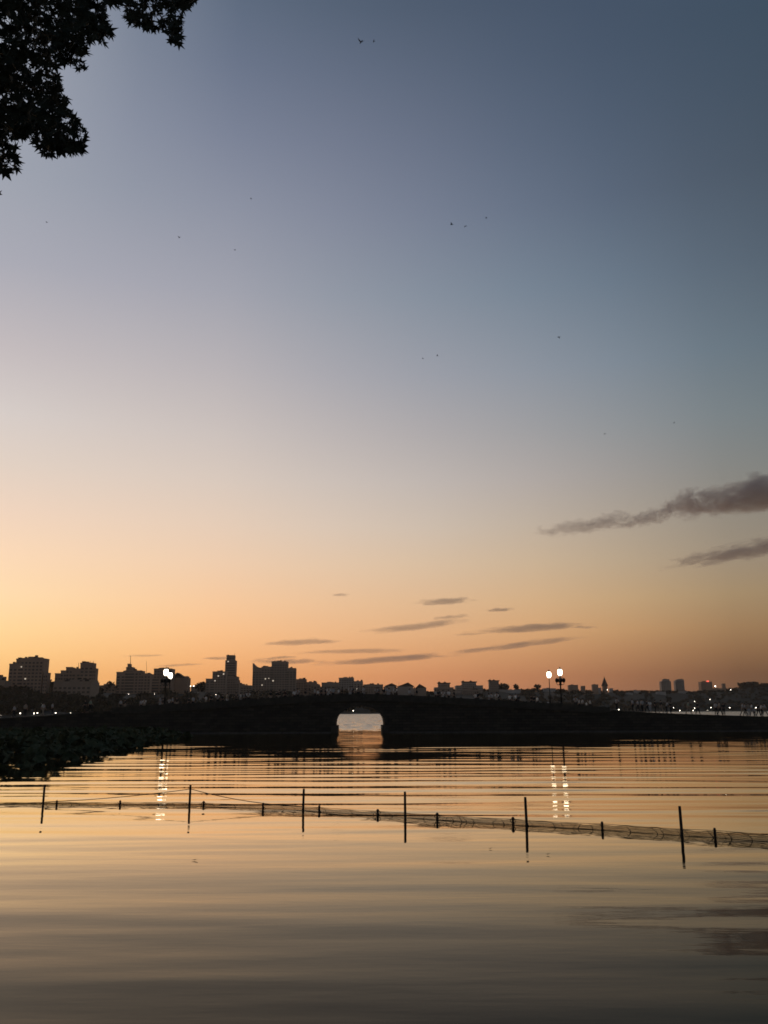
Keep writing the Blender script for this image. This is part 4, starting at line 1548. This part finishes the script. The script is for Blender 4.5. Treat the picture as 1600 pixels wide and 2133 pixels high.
# ------------------------------------------------------------------ clouds: thin drifting banks of vapour
def cloud_mat(name, dens, nscale, thresh, tau):
    m = bpy.data.materials.new(name)
    m.use_nodes = True
    n, l = m.node_tree.nodes, m.node_tree.links
    n.remove(n['Principled BSDF'])
    out = n['Material Output']
    pv = n.new('ShaderNodeVolumePrincipled')
    pv.inputs['Color'].default_value = (0.58, 0.59, 0.64, 1)
    pv.inputs['Anisotropy'].default_value = 0.25
    l.new(pv.outputs[0], out.inputs['Volume'])
    tc = n.new('ShaderNodeTexCoord')
    ln = n.new('ShaderNodeVectorMath')
    ln.operation = 'LENGTH'
    dst = n.new('ShaderNodeSeparateXYZ')
    l.new(tc.outputs['Object'], dst.inputs[0])
    # vapour thins towards the west end and lies on a flat base
    tz = n.new('ShaderNodeMath'); tz.operation = 'MULTIPLY_ADD'; tz.inputs[1].default_value = -0.45; tz.inputs[2].default_value = 1.15
    l.new(dst.outputs[0], tz.inputs[0])
    zz = n.new('ShaderNodeMath'); zz.operation = 'MULTIPLY'
    l.new(dst.outputs[2], zz.inputs[0]); l.new(tz.outputs[0], zz.inputs[1])
    zl = n.new('ShaderNodeMath'); zl.operation = 'MINIMUM'; zl.inputs[1].default_value = 0.0
    l.new(zz.outputs[0], zl.inputs[0])
    zs = n.new('ShaderNodeMath'); zs.operation = 'ADD'
    l.new(zz.outputs[0], zs.inputs[0]); l.new(zl.outputs[0], zs.inputs[1])
    cx = n.new('ShaderNodeCombineXYZ')
    l.new(dst.outputs[0], cx.inputs[0]); l.new(dst.outputs[1], cx.inputs[1]); l.new(zs.outputs[0], cx.inputs[2])
    l.new(cx.outputs[0], ln.inputs[0])
    oi = n.new('ShaderNodeObjectInfo')
    mp = n.new('ShaderNodeMapping')
    mp.inputs['Scale'].default_value = nscale
    l.new(tc.outputs['Object'], mp.inputs['Vector'])
    cb = n.new('ShaderNodeCombineXYZ')
    ml = n.new('ShaderNodeMath')
    ml.operation = 'MULTIPLY'
    ml.inputs[1].default_value = 40
    l.new(oi.outputs['Random'], ml.inputs[0])
    l.new(ml.outputs[0], cb.inputs[0])
    l.new(ml.outputs[0], cb.inputs[2])
    l.new(cb.outputs[0], mp.inputs['Location'])
    nz = n.new('ShaderNodeTexNoise')
    nz.inputs['Scale'].default_value = 1.0
    nz.inputs['Detail'].default_value = 5
    nz.inputs['Roughness'].default_value = 0.62
    l.new(mp.outputs[0], nz.inputs['Vector'])
    # body: 1 - r, worn by the noise
    a = n.new('ShaderNodeMath'); a.operation = 'SUBTRACT'; a.inputs[0].default_value = 1.0
    l.new(ln.outputs['Value'], a.inputs[1])
    b = n.new('ShaderNodeMath'); b.operation = 'MULTIPLY_ADD'; b.inputs[1].default_value = thresh; b.inputs[2].default_value = -thresh * 0.5
    l.new(nz.outputs[0], b.inputs[0])
    c = n.new('ShaderNodeMath'); c.operation = 'ADD'
    l.new(a.outputs[0], c.inputs[0]); l.new(b.outputs[0], c.inputs[1])
    mr = n.new('ShaderNodeMapRange')
    mr.interpolation_type = 'SMOOTHSTEP'
    mr.inputs['From Min'].default_value = 0.12
    mr.inputs['From Max'].default_value = 0.55
    mr.inputs['To Max'].default_value = dens
    l.new(c.outputs[0], mr.inputs['Value'])
    l.new(mr.outputs[0], pv.inputs['Density'])
    return m


CY = 9000.0
cm_cache = {}


def cloud(px, py, hw, hh, tilt, label, tau=1.0, kind='streak'):
    c = at(px, py, CY)
    dist = (c - Vector((0, 0, EYE))).length
    k = dist / F
    rx, rz = hw * k * 1.35, hh * k * (1.55 if kind == 'streak' else 1.6)
    ry = min(rx * 0.8, 420.0)
    key = (kind, round(ry / 40), tau)
    if key not in cm_cache:
        ns = (3.2, 1.2, 1.3) if kind == 'streak' else (4.2, 2.0, 2.4)
        tau *= 0.85
        cm_cache[key] = cloud_mat('cloud_vapour', tau / ry, ns, 1.5 if kind == 'streak' else 2.9, tau)
    bm = bmesh.new()
    bmesh.ops.create_icosphere(bm, subdivisions=3, radius=1.0)
    me = bpy.data.meshes.new('cloud')
    bm.to_mesh(me)
    bm.free()
    o = link('cloud', me, cm_cache[key], loc=c)
    o.scale = (rx, ry, rz)
    o.rotation_euler = (0, R(-tilt), -math.atan2(c.x, c.y))
    tag(o, label, 'cloud', 'small dark clouds in the sunset')


for a in ((924, 1254, 58, 5.0, 2.5, 'crisp dark streak cloud, highest of the streaks right of the centre', 1.5),
          (1040, 1271, 27, 3.6, 1, 'small short cloud right of the highest streak', 1.3),
          (938, 1286, 40, 3.2, 4, 'faint thin streak just under the highest streak', .8),
          (862, 1307, 98, 6.5, 6, 'long rising streak cloud above the arch', 1.2),
          (1102, 1310, 104, 7.5, 3, 'ragged long streak cloud left above the right lamps', 1.6),
          (1215, 1307, 26, 2.6, -3, 'thin wisp trailing from the ragged streak toward the right', .7),
          (1072, 1346, 124, 6.0, 6, 'long thin rising streak just above the right lamps', 1.2),
          (626, 1339, 72, 5.5, 2, 'tapered streak cloud above the hotel block', 1.2),
          (735, 1358, 108, 4.0, 1.2, 'thin level streak above the square grey block', 1.0),
          (805, 1375, 135, 7.5, 4, 'lowest long streak cloud, right of the hotel block', 1.3),
          (578, 1371, 40, 3.0, 4, 'short thin streak touching the hotel roof', .8),
          (600, 1379, 72, 5.0, 0, 'flat low cloud behind the hotel roof', 1.1),
          (455, 1372, 30, 3.6, 0, 'small low cloud left of the slender tower', .8),
          (708, 1240, 20, 3.0, 1, 'tiny faint cloud alone above the other streaks', .7),
          (372, 1386, 44, 2.2, 4, 'faint thin streak above the left lamps', .8),
          (297, 1366, 42, 1.7, 1.5, 'hair-thin streak by the mast of the stepped building', .7),
          (975, 1322, 32, 2.2, 2, 'very faint wisp between the two long streaks', .5),
          (1575, 1040, 140, 36, 4, 'largest dark grey cloud at the right edge', 2.6, 'puff'),
          (1420, 1054, 46, 20, 18, 'ragged puff at the left end of the largest cloud', 1.3, 'puff'),
          (1345, 1084, 48, 14, 10, 'small broken puff between the ragged puff and the loose pair', 1.1, 'puff'),
          (1262, 1090, 50, 14, 8, 'loose grey puff, right of a pair trailing the large cloud', .9, 'puff'),
          (1188, 1103, 62, 12, 4, 'loose grey puff, left end of the cloud trail', .8, 'puff'),
          (1560, 1150, 130, 15, 7, 'long grey cloud under the largest one at the right edge', 1.9, 'puff')):
    cloud(*a)
